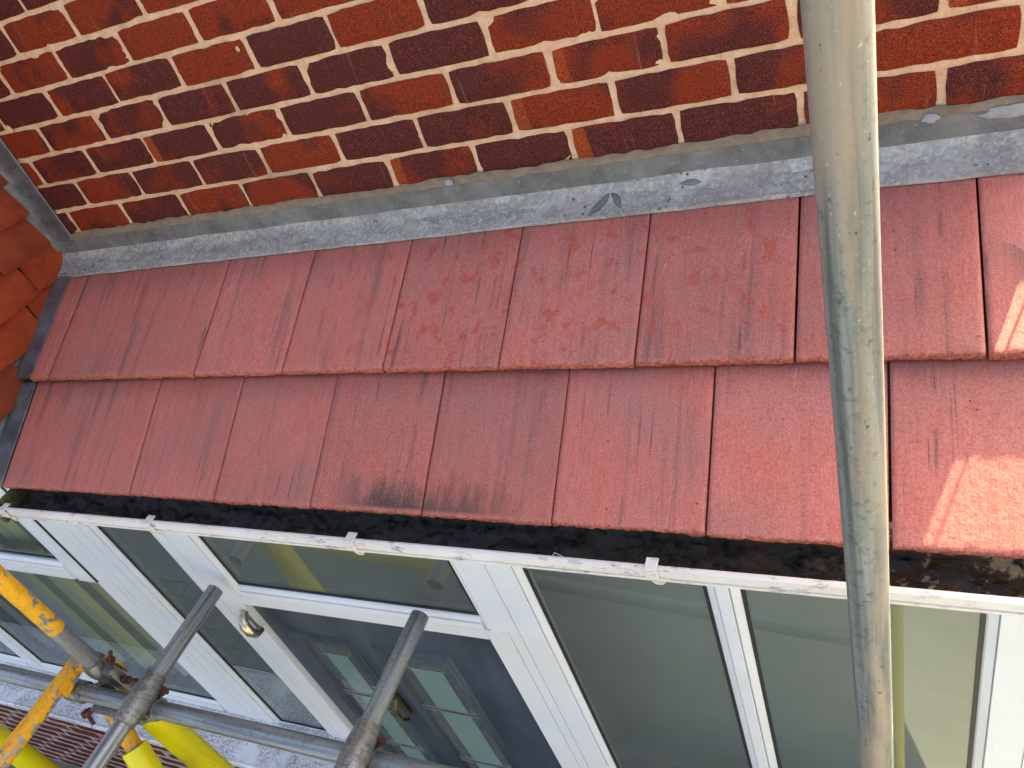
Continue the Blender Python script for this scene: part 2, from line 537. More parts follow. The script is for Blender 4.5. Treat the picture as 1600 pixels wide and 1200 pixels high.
MT = dict(
    brick=m_brick('wall_brick'), mortar=m_mortar('peach_mortar'),
    oldmortar=m_mortar('grey_brown_pointing', (0.34, 0.25, 0.16), (0.23, 0.165, 0.105), (0.10, 0.08, 0.06)),
    lbrick=m_brick('dwarf_wall_brick', (0.17, 0.028, 0.020), (0.075, 0.018, 0.020), (0.20, 0.035, 0.024)),
    lmortar=m_mortar('dwarf_wall_mortar', (0.55, 0.40, 0.34), (0.40, 0.28, 0.23), (0.12, 0.09, 0.08)),
    tile=m_tile(), lead=m_lead(), leaddark=m_leaddark(), leadmid=m_leadmid(), clay=m_clay(), upvc=m_upvc(), gutter=m_gutter(), sill=m_sill(),
    galv=m_galv('galvanised_pole_steel', tint=(0.29, 0.312, 0.29), stain_reflection=0.8, dark=0.75, metal=0.3, rough=0.14), galv2=m_galv('galvanised_tube_steel', tint=(0.36, 0.385, 0.39), stain_reflection=0.10, dark=0.5, metal=0.6),
    cast=m_galv('coupler_steel', tint=(0.30, 0.295, 0.28), stain_reflection=0.25, dark=0.8),
    rust=m_flat('rusty_bolt_steel', (0.10, 0.035, 0.025), 0.8, 0.2, 0.6, 60, 0.002),
    paint=m_paint('worn_yellow_paint', None, wear=0.35), sleeve=m_sleeve(), glass=m_glass('double_glazing'), wglass=m_glass('window_glazing', (0.95, 0.97, 0.96), 1.1, 0.25),
    gasket=m_flat('black_rubber_gasket', (0.012, 0.013, 0.014), 0.5, 0, 0.3, 30), door=m_doorleaf(),
    silt=m_silt(), ground=m_ground(), paver=m_paver(), dark=m_flat('dark_roof_timber', (0.05, 0.035, 0.025), 0.9),  # plain dark timber for the roof deck and cheek backing
    inwall=m_flat('porch_plaster', (0.42, 0.45, 0.42), 0.9, 0, 0.06, 3), infloor=m_flat('porch_floor_tile', (0.16, 0.17, 0.16), 0.6, 0, 0.2, 5),
    chrome=m_flat('tarnished_chrome', (0.62, 0.56, 0.45), 0.22, 0.95, 0.25, 40), brass=m_flat('brass', (0.16, 0.11, 0.03), 0.3, 0.9, 0.95, 45),
    clear=m_clear(), frost=m_flat('frosted_panel_glass', (0.17, 0.26, 0.235), 0.16, 0, 0.10, 6), clearb=m_glass('bevelled_border_glass', (0.50, 0.55, 0.42), 1.5),
    came=m_flat('lead_came', (0.42, 0.44, 0.42), 0.35, 0.7, 0.15, 50), slat=None, putty=m_flat('pale_sealant', (0.32, 0.32, 0.32), 0.6, 0, 0.2, 60),
    moss=m_flat('green_brown_moss', (0.10, 0.10, 0.03), 0.95, 0, 0.7, 90, 0.004), cable=m_flat('grey_cable_sheath', (0.35, 0.35, 0.35), 0.5),
    render=m_flat('cavity_block', (0.30, 0.12, 0.08), 0.9), web=m_flat('spider_thread', (0.5, 0.48, 0.45), 0.6),
)


# ------------------------------------------------------------------ object helpers
def link(name, me, mat, parent=None):
    o = bpy.data.objects.new(name, me)
    COL.objects.link(o)
    if mat is not None and not me.materials:
        me.materials.append(mat)
    if parent is not None:
        o.parent = parent
    return o


def empty(name, loc=(0, 0, 0)):
    o = bpy.data.objects.new(name, None)
    COL.objects.link(o)
    o.empty_display_size = 0.05
    o.location = loc
    return o


def tag(o, label=None, cat=None, group=None, kind=None):
    if label:
        o['label'] = label
    if cat:
        o['category'] = cat
    if group:
        o['group'] = group
    if kind:
        o['kind'] = kind
    return o


def smooth(me, on=True):
    me.polygons.foreach_set('use_smooth', [on] * len(me.polygons))
    return me


def bm_mesh(bm, name, sm=False):
    me = bpy.data.meshes.new(name)
    bmesh.ops.recalc_face_normals(bm, faces=bm.faces)
    if sm:
        for e in bm.edges:
            if len(e.link_faces) == 2 and e.calc_face_angle(0.0) > 0.62:
                e.smooth = False
    bm.to_mesh(me)
    bm.free()
    if sm:
        smooth(me)
    return me


def add_box(bm, x0, x1, y0, y1, z0, z1, bev=0.0):
    g = bmesh.ops.create_cube(bm, size=1.0)
    for v in g['verts']:
        v.co = Vector(((x0 + x1) / 2 + v.co.x * (x1 - x0), (y0 + y1) / 2 + v.co.y * (y1 - y0), (z0 + z1) / 2 + v.co.z * (z1 - z0)))
    if bev:
        es = list({e for v in g['verts'] for e in v.link_edges})
        bmesh.ops.bevel(bm, geom=es, offset=bev, segments=2, affect='EDGES', profile=0.6)


def box(name, x0, x1, y0, y1, z0, z1, mat, parent=None, bev=0.0):
    bm = bmesh.new()
    add_box(bm, x0, x1, y0, y1, z0, z1, bev)
    return link(name, bm_mesh(bm, name), mat, parent)


def frame_of(d):
    d = d.normalized()
    a = Vector((0, 0, 1)) if abs(d.z) < 0.9 else Vector((1, 0, 0))
    u = d.cross(a).normalized()
    return d, u, d.cross(u)


def sweep(bm, pts, radii, seg=24, cap=True):
    """tube through pts with a radius for each"""
    rings = []
    n = len(pts)
    for i, p in enumerate(pts):
        d = pts[min(i + 1, n - 1)] - pts[max(i - 1, 0)]
        if i == 0:
            _, u, w = frame_of(d)
        else:
            d = d.normalized()
            u = (u - d * u.dot(d)).normalized()
            w = d.cross(u)
        rings.append([bm.verts.new(p + (u * math.cos(a) + w * math.sin(a)) * radii[i]) for a in (2 * math.pi * j / seg for j in range(seg))])
    for a, b in zip(rings, rings[1:]):
        for j in range(seg):
            bm.faces.new((a[j], a[(j + 1) % seg], b[(j + 1) % seg], b[j]))
    if cap:
        bm.faces.new(rings[0])
        bm.faces.new(rings[-1])
    return rings


def pipe(name, p0, p1, r, mat, parent=None, wall=0.004, seg=32):
    """steel tube with open hollow ends; local z runs along the tube"""
    L = (p1 - p0).length
    bm = bmesh.new()
    prof = [(r - wall, 0.12 if L > 0.3 else L * 0.4), (r - wall, 0.0), (r - 0.001, 0.0), (r, 0.001)]
    n = max(2, int(L / 0.12))
    prof += [(r, 0.001 + (L - 0.002) * i / n) for i in range(1, n + 1)]
    prof += [(r - 0.001, L), (r - wall, L), (r - wall, L - (0.12 if L > 0.3 else L * 0.4))]
    rings = []
    for k, (q, z) in enumerate(prof):
        rings.append([bm.verts.new((q * math.cos(2 * math.pi * j / seg), q * math.sin(2 * math.pi * j / seg), z)) for j in range(seg)])
    for a, b in zip(rings, rings[1:]):
        for j in range(seg):
            bm.faces.new((a[j], a[(j + 1) % seg], b[(j + 1) % seg], b[j]))
    bm.faces.new(rings[0])
    bm.faces.new(rings[-1])
    me = bm_mesh(bm, name, True)
    o = link(name, me, mat, parent)
    o.location = p0
    o.rotation_euler = (p1 - p0).to_track_quat('Z', 'Y').to_euler()
    return o


def lathe_on(bm, p0, p1, prof, seg=28, ax0=0.0, ax1=1.0):
    """rings of given (t, radius) between p0 and p1"""
    pts = [p0.lerp(p1, t) for t, _ in prof]
    return sweep(bm, pts, [q for _, q in prof], seg)


def hexnut(bm, c, d, r, h):
    d, u, w = frame_of(d)
    a = [bm.verts.new(c + (u * math.cos(k * math.pi / 3) + w * math.sin(k * math.pi / 3)) * r) for k in range(6)]
    b = [bm.verts.new(c + d * h + (u * math.cos(k * math.pi / 3) + w * math.sin(k * math.pi / 3)) * r) for k in range(6)]
    bm.faces.new(a)
    bm.faces.new(b)
    for k in range(6):
        bm.faces.new((a[k], a[(k + 1) % 6], b[(k + 1) % 6], b[k]))


def grid_mesh(name, P, sm=True, thick=None):
    """P[i][j] -> Vector; optional thickness vector gives it a back and edges"""
    bm = bmesh.new()
    V = [[bm.verts.new(p) for p in row] for row in P]
    ni, nj = len(V), len(V[0])
    top = []
    for i in range(ni - 1):
        for j in range(nj - 1):
            top.append(bm.faces.new((V[i][j], V[i + 1][j], V[i + 1][j + 1], V[i][j + 1])))
    if thick is not None:
        B = [[bm.verts.new(Vector(p) + thick) for p in row] for row in P]
        for i in range(ni - 1):
            for j in range(nj - 1):
                bm.faces.new((B[i][j], B[i][j + 1], B[i + 1][j + 1], B[i + 1][j]))
        for i in range(ni - 1):
            bm.faces.new((V[i][0], B[i][0], B[i + 1][0], V[i + 1][0]))
            bm.faces.new((V[i][-1], V[i + 1][-1], B[i + 1][-1], B[i][-1]))
        for j in range(nj - 1):
            bm.faces.new((V[0][j], V[0][j + 1], B[0][j + 1], B[0][j]))
            bm.faces.new((V[-1][j], B[-1][j], B[-1][j + 1], V[-1][j + 1]))
    return bm_mesh(bm, name, sm)


# ------------------------------------------------------------------ the ground
GZ = -3.00
gr = box('ground', -60, 60, -60, 60, GZ - 0.4, GZ, MT['ground'])
tag(gr, kind='structure')
pm = bmesh.new()
add_box(pm, -0.0985, 0.0985, -0.0485, 0.0485, 0, 0.006, 0.002)
pav_me = bm_mesh(pm, 'paver')
pav_me.materials.append(MT['paver'])
for j in range(11):
    for i in range(22):
        o = link('paver', pav_me, None, gr)
        o.location = (-5.4 + 0.2 * i + (0.1 if j % 2 else 0), -0.675 - 0.1 * j, GZ + rnd.uniform(-0.0015, 0.0015))

# ------------------------------------------------------------------ the house wall
CH, BL = 0.0812, 0.225           # course height, brick pitch
WX0, WX1 = -1.72, 0.888
wall = tag(empty('brick_wall', (0, 0, GZ)), 'red and purple brick house wall with peach mortar above the porch roof', 'brick wall')


def wpart(o):
    o.location = Vector(o.location) - Vector((0, 0, GZ))
    o.parent = wall
    return o


def brick_mesh(seed, L, H, D=0.05):
    """brick with chipped arrises, face towards -y"""
    r = random.Random(seed)
    bm = bmesh.new()
    nx, nz = 10, 4
    P = []
    for j in range(nz + 1):
        row = []
        for i in range(nx + 1):
            x = -L / 2 + L * i / nx
            z = -H / 2 + H * j / nz
            ex = i in (0, nx)
            ez = j in (0, nz)
            if ex:
                x += (1 if i == 0 else -1) * r.uniform(0, 0.0025)
            if ez:
                z += (1 if j == 0 else -1) * max(0, r.gauss(0.0006, 0.0013))
            if ex and ez:
                x += (1 if i == 0 else -1) * 0.002
                z += (1 if j == 0 else -1) * 0.002
            row.append(Vector((x, 0.0025 if (ex or ez) else r.uniform(-0.0004, 0.0004), z)))
        P.append(row)
    V = [[bm.verts.new(p) for p in row] for row in P]
    for j in range(nz):
        for i in range(nx):
            bm.faces.new((V[j][i], V[j][i + 1], V[j + 1][i + 1], V[j + 1][i]))
    rim = V[0] + [V[j][-1] for j in range(1, nz + 1)] + V[-1][-2::-1] + [V[j][0] for j in range(nz - 1, 0, -1)]
    bk = [bm.verts.new((v.co.x, D, v.co.z)) for v in rim]
    n = len(rim)
    for k in range(n):
        bm.faces.new((rim[k], bk[k], bk[(k + 1) % n], rim[(k + 1) % n]))
    me = bm_mesh(bm, 'brick')
    return me


BRM = [brick_mesh(s, BL - 0.0105, CH - 0.0098) for s in range(14)]
for m_ in BRM:
    m_.materials.append(MT['brick'])
# how burnt each visible brick is (0 red .. 1 purple) and whether its left end is orange, read per course
# keyed by (course, left perpend number)
LOOK = {
    (0, 3): (.55, 0), (0, 2): (.42, 0), (0, 1): (.85, 0), (0, 0): (.68, 1), (0, -1): (.85, 0), (0, -2): (.55, 1), (0, -3): (.85, 0), (0, -4): (.42, 0), (0, -5): (.36, 0), (0, -6): (.75, 0), (0, -7): (.25, 0),
    (1, 2.5): (.28, 0), (1, 1.5): (.72, 0), (1, .5): (.42, 0), (1, -.5): (.25, 1), (1, -1.5): (.88, 0), (1, -2.5): (.75, 0), (1, -3.5): (.30, 0), (1, -4.5): (.62, 0), (1, -5.5): (.70, 0), (1, -6.5): (.3, 0),
    (2, 2): (.5, 0), (2, 1): (.50, 0), (2, 0): (.52, 1), (2, -1): (.48, 0), (2, -2): (.12, 0), (2, -3): (.80, 0), (2, -4): (.72, 0), (2, -5): (.66, 1), (2, -6): (.78, 0), (2, -7): (.7, 0),
    (3, 1.5): (.3, 0), (3, .5): (.20, 0), (3, -.5): (.12, 0), (3, -1.5): (.95, 0), (3, -2.5): (.92, 0), (3, -3.5): (.70, 0), (3, -4.5): (.78, 0), (3, -5.5): (.72, 0), (3, -6.5): (.45, 0),
    (4, 0): (.15, 0), (4, -1): (.80, 0), (4, -2): (.16, 0), (4, -3): (.85, 0), (4, -4): (.15, 0), (4, -5): (.35, 0), (4, -6): (.66, 0), (4, -7): (.85, 0),
    (5, -1.5): (.22, 0), (5, -2.5): (.18, 0), (5, -3.5): (.12, 0), (5, -4.5): (.18, 0), (5, -5.5): (.80, 0), (5, -6.5): (.25, 0),
    (6, -3): (.3, 0), (6, -4): (.2, 0), (6, -5): (.35, 0), (6, -6): (.32, 0), (6, -7): (.8, 0),
}
backing = box('mortar', WX0 - 0.3, WX1 - 0.004, 0.0035, 0.06, -0.75 - GZ, 1.10 - GZ, MT['mortar'], wall)
# gently tooled joints: subdivide and roughen the mortar face
bm = bmesh.new()
bm.from_mesh(backing.data)
bm.free()
P = []
for j in range(0, 161):
    P.append([Vector((WX0 - 0.3 + (WX1 - 0.004 - WX0 + 0.3) * i / 260, 0.0015 + 0.0022 * noise.noise(Vector((i * 0.21, j * 0.33, 3.1))), -0.10 - GZ + 1.2 * j / 160)) for i in range(261)])
link('mortar', grid_mesh('mortar_face', P), MT['mortar'], wall)
for row in range(0, 14):
    off = 0.0 if row % 2 == 0 else 0.5
    zc = -CH / 2 + row * CH
    n = -9 + off
    while n * BL < WX1 - 0.02:
        xa, xb = n * BL, (n + 1) * BL
        if xa > WX0 - 0.30:
            xb2 = min(xb, WX1 + 0.0055)
            o = link('brick', BRM[rnd.randrange(14)], None, wall)
            o.location = ((xa + xb2) / 2 + rnd.gauss(0, 0.0012), -0.003 + rnd.uniform(-0.0018, 0.0018), zc + rnd.gauss(0, 0.0007) - GZ)
            o.rotation_euler = (0, rnd.gauss(0, 0.003), 0)
            o.scale.x = (xb2 - xa - 0.0105) / (BL - 0.0105) + rnd.gauss(0, 0.006)
            lk = LOOK.get((row, n))
            if lk is None:
                lk = (rnd.choice((.15, .3, .75, .9)), 1 if rnd.random() < .2 else 0)
            o.color = (max(0, min(1, lk[0])), lk[1], 0, 1)
        n += 1
# the house behind and above the bricks one can see
bm = bmesh.new()
add_box(bm, -7.0, WX1 - 0.006, 0.061, 8.0, GZ - GZ, 4.2 - GZ)
add_box(bm, -7.0, WX1 - 0.006, 0.0062, 0.059, 1.105 - GZ, 4.2 - GZ)
link('inner_leaf', bm_mesh(bm, 'inner_leaf'), MT['render'], wall)
# old pointing over the lead
P = []
nx = 220
for i in range(nx + 1):
    x = -1.62 + (WX1 - 0.01 + 1.62) * i / nx
    e = 0.006 * noise.noise(Vector((x * 9, 0.3, 1))) + 0.004 * noise.noise(Vector((x * 41, 7.7, 1)))
    zt = -0.0705 + e
    P.append([Vector((x, -0.0028, zt - GZ)), Vector((x, -0.0085 + 0.002 * noise.noise(Vector((x * 30, 2, 2))), zt - 0.004 - GZ)), Vector((x, -0.0125 + 0.002 * noise.noise(Vector((x * 50, 5, 2))), -0.083 - GZ)), Vector((x, -0.0145, -0.0925 + 0.003 * noise.noise(Vector((x * 33, 9, 2))) - GZ)), Vector((x, -0.003, -0.096 - GZ))])
link('pointing', grid_mesh('pointing', P), MT['oldmortar'], wall)
# chips of pale mortar left on two bricks
for (x, z, s) in ((-1.555, 0.252, 0.012), (-0.695, 0.300, 0.007)):
    bm = bmesh.new()
    bmesh.ops.create_icosphere(bm, subdivisions=2, radius=s)
    for v in bm.verts:
        v.co = Vector((v.co.x * (0.8 + 0.5 * noise.noise(v.co * 200)), v.co.y * 0.22, v.co.z * (0.9 + 0.6 * noise.noise(v.co * 150 + Vector((5, 5, 5))))))
    o = link('mortar_splash', bm_mesh(bm, 'mortar_splash', True), MT['mortar'], wall)
    o.location = (x, -0.006, z - GZ)

# ------------------------------------------------------------------ lead apron flashing
A_UP = R(26.0)


def up_plane(y):           # top surface of the upper tile course
    return -0.138 + y * math.tan(A_UP)


fl = tag(empty('lead_flashing', (0, -0.01, -0.13)), 'weathered grey lead apron flashing along the foot of the brick wall', 'flashing')
P = []
nx = 420
for i in range(nx + 1):
    x = -1.695 + (WX1 + 0.01 + 1.695) * i / nx
    nz = lambda a, b, f: noise.noise(Vector((x * f, a, b)))
    low = -0.079 + 0.004 * nz(1, 1, 3) + 0.002 * nz(2, 4, 11)
    cz = -0.130 + 0.003 * nz(3, 3, 6)
    row = [Vector((x, -0.0062, -0.0835 + 0.003 * nz(8, 8, 25))), Vector((x, -0.0145, -0.0865 + 0.003 * nz(8, 8, 25))), Vector((x, -0.016 + 0.002 * nz(5, 2, 14), -0.100)), Vector((x, -0.0155 + 0.003 * nz(5, 3, 9), -0.117)), Vector((x, -0.018 + 0.002 * nz(5, 6, 12), cz + 0.004)), Vector((x, -0.0235, cz - 0.006))]
    for q in (0.15, 0.3, 0.45, 0.6, 0.75, 0.9, 1.0):
        y = -0.0235 + (low + 0.0235) * q
        lift = 0.0085 + (0.0065 * nz(6.0 + 4 * q, 1.5, 10 + 3 * q) + 0.0045 * nz(q * 9, 2.5, 33)) * (1 - q) ** 0.5 + (0.004 * max(0, nz(4.4, 9.1, 4)) if q == 1 else 0)
        row.append(Vector((x, y, up_plane(y) + lift)))
    row.append(Vector((x, low - 0.0005, up_plane(low) + 0.0022)))
    P.append([v - Vector((0, -0.01, -0.13)) for v in row])
link('apron', grid_mesh('apron', [r[4:] for r in P]), MT['lead'], fl)
link('upstand', grid_mesh('upstand', [r[:5] for r in P]), MT['leadmid'], fl)
# smears of sealant along the top edge and a folded welt
for (x, z, sx, sz) in ((-0.303, -0.076, 0.011, 0.008), (0.66, -0.086, 0.013, 0.008), (0.79, -0.092, 0.05, 0.010)):
    bm = bmesh.new()
    bmesh.ops.create_icosphere(bm, subdivisions=3, radius=1)
    for v in bm.verts:
        k = 1 + 0.45 * noise.noise(v.co * 2 + Vector((x * 7, 0, 0)))
        v.co = Vector((v.co.x * sx * k, v.co.y * 0.0022, v.co.z * sz * k))
    o = link('sealant', bm_mesh(bm, 'sealant', True), MT['putty'], fl)
    o.location = Vector((x, -0.0165, z)) - Vector((0, -0.01, -0.13))
for (xa, ya, xb, yb) in ((0.065, -0.030, 0.028, -0.076), (0.068, -0.030, 0.098, -0.066), (0.215, -0.028, 0.262, -0.030)):
    bm = bmesh.new()
    pts, rr = [], []
    for k in range(9):
        t = k / 8
        x = xa + (xb - xa) * t + 0.003 * math.sin(t * 5)
        y = ya + (yb - ya) * t
        pts.append(Vector((x, y, up_plane(y) + 0.0080)) - Vector((0, -0.01, -0.13)))
        rr.append(0.0012 + 0.0066 * math.sin(math.pi * min(1, t * 0.9 + 0.08)))
    sweep(bm, pts, rr, 10)
    link('welt', bm_mesh(bm, 'welt', True), MT['leadmid'], fl)

# ------------------------------------------------------------------ porch roof of flat concrete tiles
LO_Y, LO_Z, A_LO = -0.369, -0.3425, R(29.0)
roof = tag(empty('porch_roof', (0, -0.3, -0.3)), 'lean-to porch roof of two courses of flat red concrete tiles', 'roof')


def tile_mesh(seed, w, L, t=0.019):
    """tile with its drip edge at local y = 0, running up to y = L, top face at z = 0"""
    r = random.Random(seed)
    nx = 40
    ys = [0.0, 0.003, 0.008, 0.016, 0.03, 0.06, 0.11, 0.17, 0.24, L]
    o3 = Vector((seed * 3.7, seed * 1.3, 0))
    bm = bmesh.new()
    rows = []
    # front lip: bottom arris, middle of the broken edge, top arris
    def edge(x, a, b):
        return 0.0034 * noise.noise(Vector((x * 38, a, 0)) + o3) + 0.0028 * noise.noise(Vector((x * 120, b, 0)) + o3) + 0.002 * noise.noise(Vector((x * 9, a, 4)) + o3)
    xs = [-w / 2 + w * i / nx for i in range(nx + 1)]
    rows.append([Vector((x, 0.012, -t)) for x in xs])
    rows.append([Vector((x, edge(x, 1, 2) - 0.0015, -t + 0.002 + 0.002 * noise.noise(Vector((x * 60, 3, 1)) + o3))) for x in xs])
    rows.append([Vector((x, edge(x, 5, 6) - 0.001 + 0.0025 * noise.noise(Vector((x * 150, 9, 1)) + o3), -t * 0.55)) for x in xs])
    for y in ys:
        row = []
        for x in xs:
            e = edge(x, 9, 3) * max(0, 1 - y / 0.02)
            drop = 0.0012 * max(0, 1 - y / 0.006) ** 2 + max(0, noise.noise(Vector((x * 45, 2.2, 0)) + o3)) * 0.0035 * max(0, 1 - y / 0.012)
            und = 0.0007 * noise.noise(Vector((x * 14, y * 14, 1)) + o3)
            side = min(x + w / 2, w / 2 - x)
            if side < 0.001:
                drop += 0.0012
            row.append(Vector((x, y + (e if y < 0.02 else 0), und - drop)))
        rows.append(row)
    rows.append([Vector((x, L, -t)) for x in xs])
    V = [[bm.verts.new(p) for p in row] for row in rows]
    for a, b in zip(V, V[1:]):
        for i in range(nx):
            bm.faces.new((a[i], a[i + 1], b[i + 1], b[i]))
    for s in (0, -1):
        bm.faces.new([row[s] for row in V])
    bm.faces.new(V[0] + V[-1][::-1])
    me = bm_mesh(bm, 'roof_tile')
    for p in me.polygons:
        p.use_smooth = len(p.vertices) == 4
    return me


PITCH = 0.2862
RO = Vector((0, -0.3, -0.3))


def put_tile(xa, xb, course, idx, moss=0.0, rub=0.0, gap=0.0032, side=0.5):
    if xa > 0.1:
        gap = 0.0046
    a = A_UP if course == 0 else A_LO
    L = 0.40 if course == 0 else 0.335
    me = tile_mesh(idx + 40 * course, xb - xa - gap, L)
    me.materials.append(MT['tile'])
    o = link('roof_tile', me, None, roof)
    if course == 0:
        y, z = -0.3755, up_plane(-0.3755)
    else:
        y = -0.634
        z = LO_Z + (y - LO_Y) * math.tan(A_LO)
    o.location = Vector(((xa + xb) / 2, y + rnd.uniform(-0.0008, 0.0008), z + rnd.uniform(-0.0008, 0.0008))) - RO
    o.rotation_euler = (a + rnd.gauss(0, 0.0012), rnd.gauss(0, 0.0015), rnd.gauss(0, 0.0012))
    o.color = (moss, rub, side, 1)


RUB = {3: 0.7, 4: 1, 5: 1, 6: 0.9, 7: 0.3}
for k in range(9):
    xb = 0.729 - PITCH * (7 - k) + 0.0
    xa = xb - PITCH
    if k == 0:
        xa = -1.640
        xb = -1.559
    elif k == 1:
        xa = -1.559
    put_tile(xa, xb, 0, k, 0.0, RUB.get(k, 0.1 if k != 2 else 0.35))
put_tile(0.729, 1.015, 0, 9, 0.0, 0.2)
MOSS = {3: 1.0, 4: 0.8, 2: 0.12, 6: 0.1}
for k in range(9):
    xb = 0.589 - 0.2852 * (6 - k)
    xa = xb - 0.2852
    if k == 0:
        xa = -1.640
        xb = 0.589 - 0.2852 * 6
    put_tile(xa, xb, 1, k, MOSS.get(k, 0.0), {7: 0.35, 2: 0.15}.get(k, 0.05), 0.0032, {3: 0.25, 4: 0.75}.get(k, 0.5))
put_tile(0.589 + 0.2852 * 2, 0.589 + 0.2852 * 2 + 0.142, 1, 10, 0, 0)
# boarding under the tiles
bm = bmesh.new()
vs_ = []
for x in (-1.70, 1.0):
    vs_.append([bm.verts.new(Vector(p) - RO) for p in ((x, 0.0, -0.17), (x, -0.36, -0.345), (x, -0.575, -0.49), (x, -0.575, -0.60), (x, 0.0, -0.30))])
for k in range(5):
    bm.faces.new((vs_[0][k], vs_[0][(k + 1) % 5], vs_[1][(k + 1) % 5], vs_[1][k]))
bm.faces.new(vs_[0])
bm.faces.new(vs_[1])
link('roof_deck', bm_mesh(bm, 'roof_deck'), MT['dark'], roof)

# ------------------------------------------------------------------ lead on the left abutment
sf = tag(empty('abutment_flashing', (-1.68, -0.3, -0.28)), 'dark lead strip dressed down between the clay tiled cheek and the porch roof', 'flashing')
SO = Vector((-1.68, -0.3, -0.28))
for nm, y0, y1, fz, xr in (('upper_strip', -0.012, -0.379, lambda y: up_plane(y) + 0.004, -1.632), ('lower_strip', -0.372, -0.640, lambda y: LO_Z + (y - LO_Y) * math.tan(A_LO) + 0.004, -1.632)):
    P = []
    for i in range(41):
        y = y0 + (y1 - y0) * i / 40
        nzv = lambda a, f: noise.noise(Vector((y * f, a, 1)))
        z = fz(y)
        P.append([Vector((xr + 0.001 + 0.002 * nzv(9, 8), y, z - 0.002)), Vector((xr + 0.002 * nzv(9, 8), y, z + 0.001)), Vector((-1.655, y, z + 0.003 + 0.003 * nzv(2, 22))), Vector((-1.685, y, z + 0.002 + 0.004 * nzv(3, 18))),
                  Vector((-1.705, y, z + 0.004)), Vector((-1.716 + 0.003 * nzv(5, 20), y, z + 0.022)), Vector((-1.722, y, z + 0.075)), Vector((-1.735, y, z + 0.13))])
    link(nm, grid_mesh(nm, [[v - SO for v in r] for r in P]), MT['leaddark'], sf)
# upright strip in the corner against the bricks
P = []
for i in range(61):
    z = -0.115 + 1.1 * i / 60
    w = 0.003 * noise.noise(Vector((z * 9, 1, 1)))
    P.append([Vector((-1.613 + w, -0.0055, z)), Vector((-1.616 + w, -0.0095, z)), Vector((-1.640, -0.011 + w, z)), Vector((-1.672, -0.012, z)), Vector((-1.690, -0.022 + w, z)), Vector((-1.702, -0.040, z)), Vector((-1.704, -0.075, z))])
link('upright_strip', grid_mesh('upright_strip', [[v - SO for v in r] for r in P]), MT['leaddark'], sf)
# ------------------------------------------------------------------ tile hung cheek on the left
ck = tag(empty('tile_hung_cheek', (-1.75, -0.33, -0.3)), 'tile hung side cheek of orange clay plain tiles at the left edge', 'tiled wall')
CO = Vector((-1.75, -0.33, -0.3))
bm = bmesh.new()
cv = []
for x in (-3.4, -1.738):
    cv.append([bm.verts.new(Vector(p) - CO) for p in ((x, -0.02, -0.20), (x, -0.375, -0.37), (x, -0.66, -0.50), (x, -0.66, 1.6), (x, -0.02, 1.6))])
for k in range(5):
    bm.faces.new((cv[0][k], cv[0][(k + 1) % 5], cv[1][(k + 1) % 5], cv[1][k]))
bm.faces.new(cv[0])
bm.faces.new(cv[1])
link('backing', bm_mesh(bm, 'backing'), MT['dark'], ck)


def clay_mesh(seed, w=0.197, h=0.17, t=0.013):
    """hanging plain tile in the yz plane, front to +x, bottom edge at z = 0, cambered"""
    r = random.Random(seed)
    cam_ = r.uniform(0.0005, 0.003)
    P, B = [], []
    for j in range(6):
        z = [0.0, 0.004, 0.03, 0.07, 0.12, h][j]
        row = []
        for i in range(7):
            y = -w / 2 + w * i / 6
            bow = cam_ * (1 - (2 * i / 6 - 1) ** 2)
            zz = z + (0.0025 * noise.noise(Vector((y * 30, seed * 2.1, 0))) - (0.002 if i in (0, 6) else 0) * -1 if j == 0 else 0)
            row.append(Vector((bow + 0.0008 * noise.noise(Vector((y * 40, z * 40, seed))) - (0.002 if j == 0 else 0), y, zz)))
        P.append(row)
    return grid_mesh('clay_tile', P, True, Vector((-t, 0, 0)))


CLM = [clay_mesh(s) for s in range(8)]
for m_ in CLM:
    m_.materials.append(MT['clay'])
SPECIAL = {(2, 0): 0.0}
for c in range(-2, 14):
    zb = -0.178 + 0.098 * c
    for k in range(-1, 5):
        yc = -0.053 - 0.2 * k - (0.057 if c % 2 else 0.0)
        lowz = (up_plane(yc) if yc > -0.37 else LO_Z + (yc - LO_Y) * math.tan(A_LO))
        if zb < lowz + 0.0 - 0.085 or yc > 0.0 or yc < -0.70:
            continue
        o = link('clay_tile', CLM[rnd.randrange(8)], None, ck)
        tilt = R(6.5) + rnd.gauss(0, 0.02)
        o.location = Vector((-1.690 + rnd.uniform(-0.003, 0.004), yc + rnd.gauss(0, 0.002), zb + rnd.gauss(0, 0.003))) - CO
        o.rotation_euler = (rnd.gauss(0, 0.03), -tilt, rnd.gauss(0, 0.02))
        d = rnd.choice((0, 0.1, 0.3, 0.5))
        if c >= 3:
            d = rnd.choice((0.1, 0.6, 0.9))
        o.color = (d, 0, 0, 1)

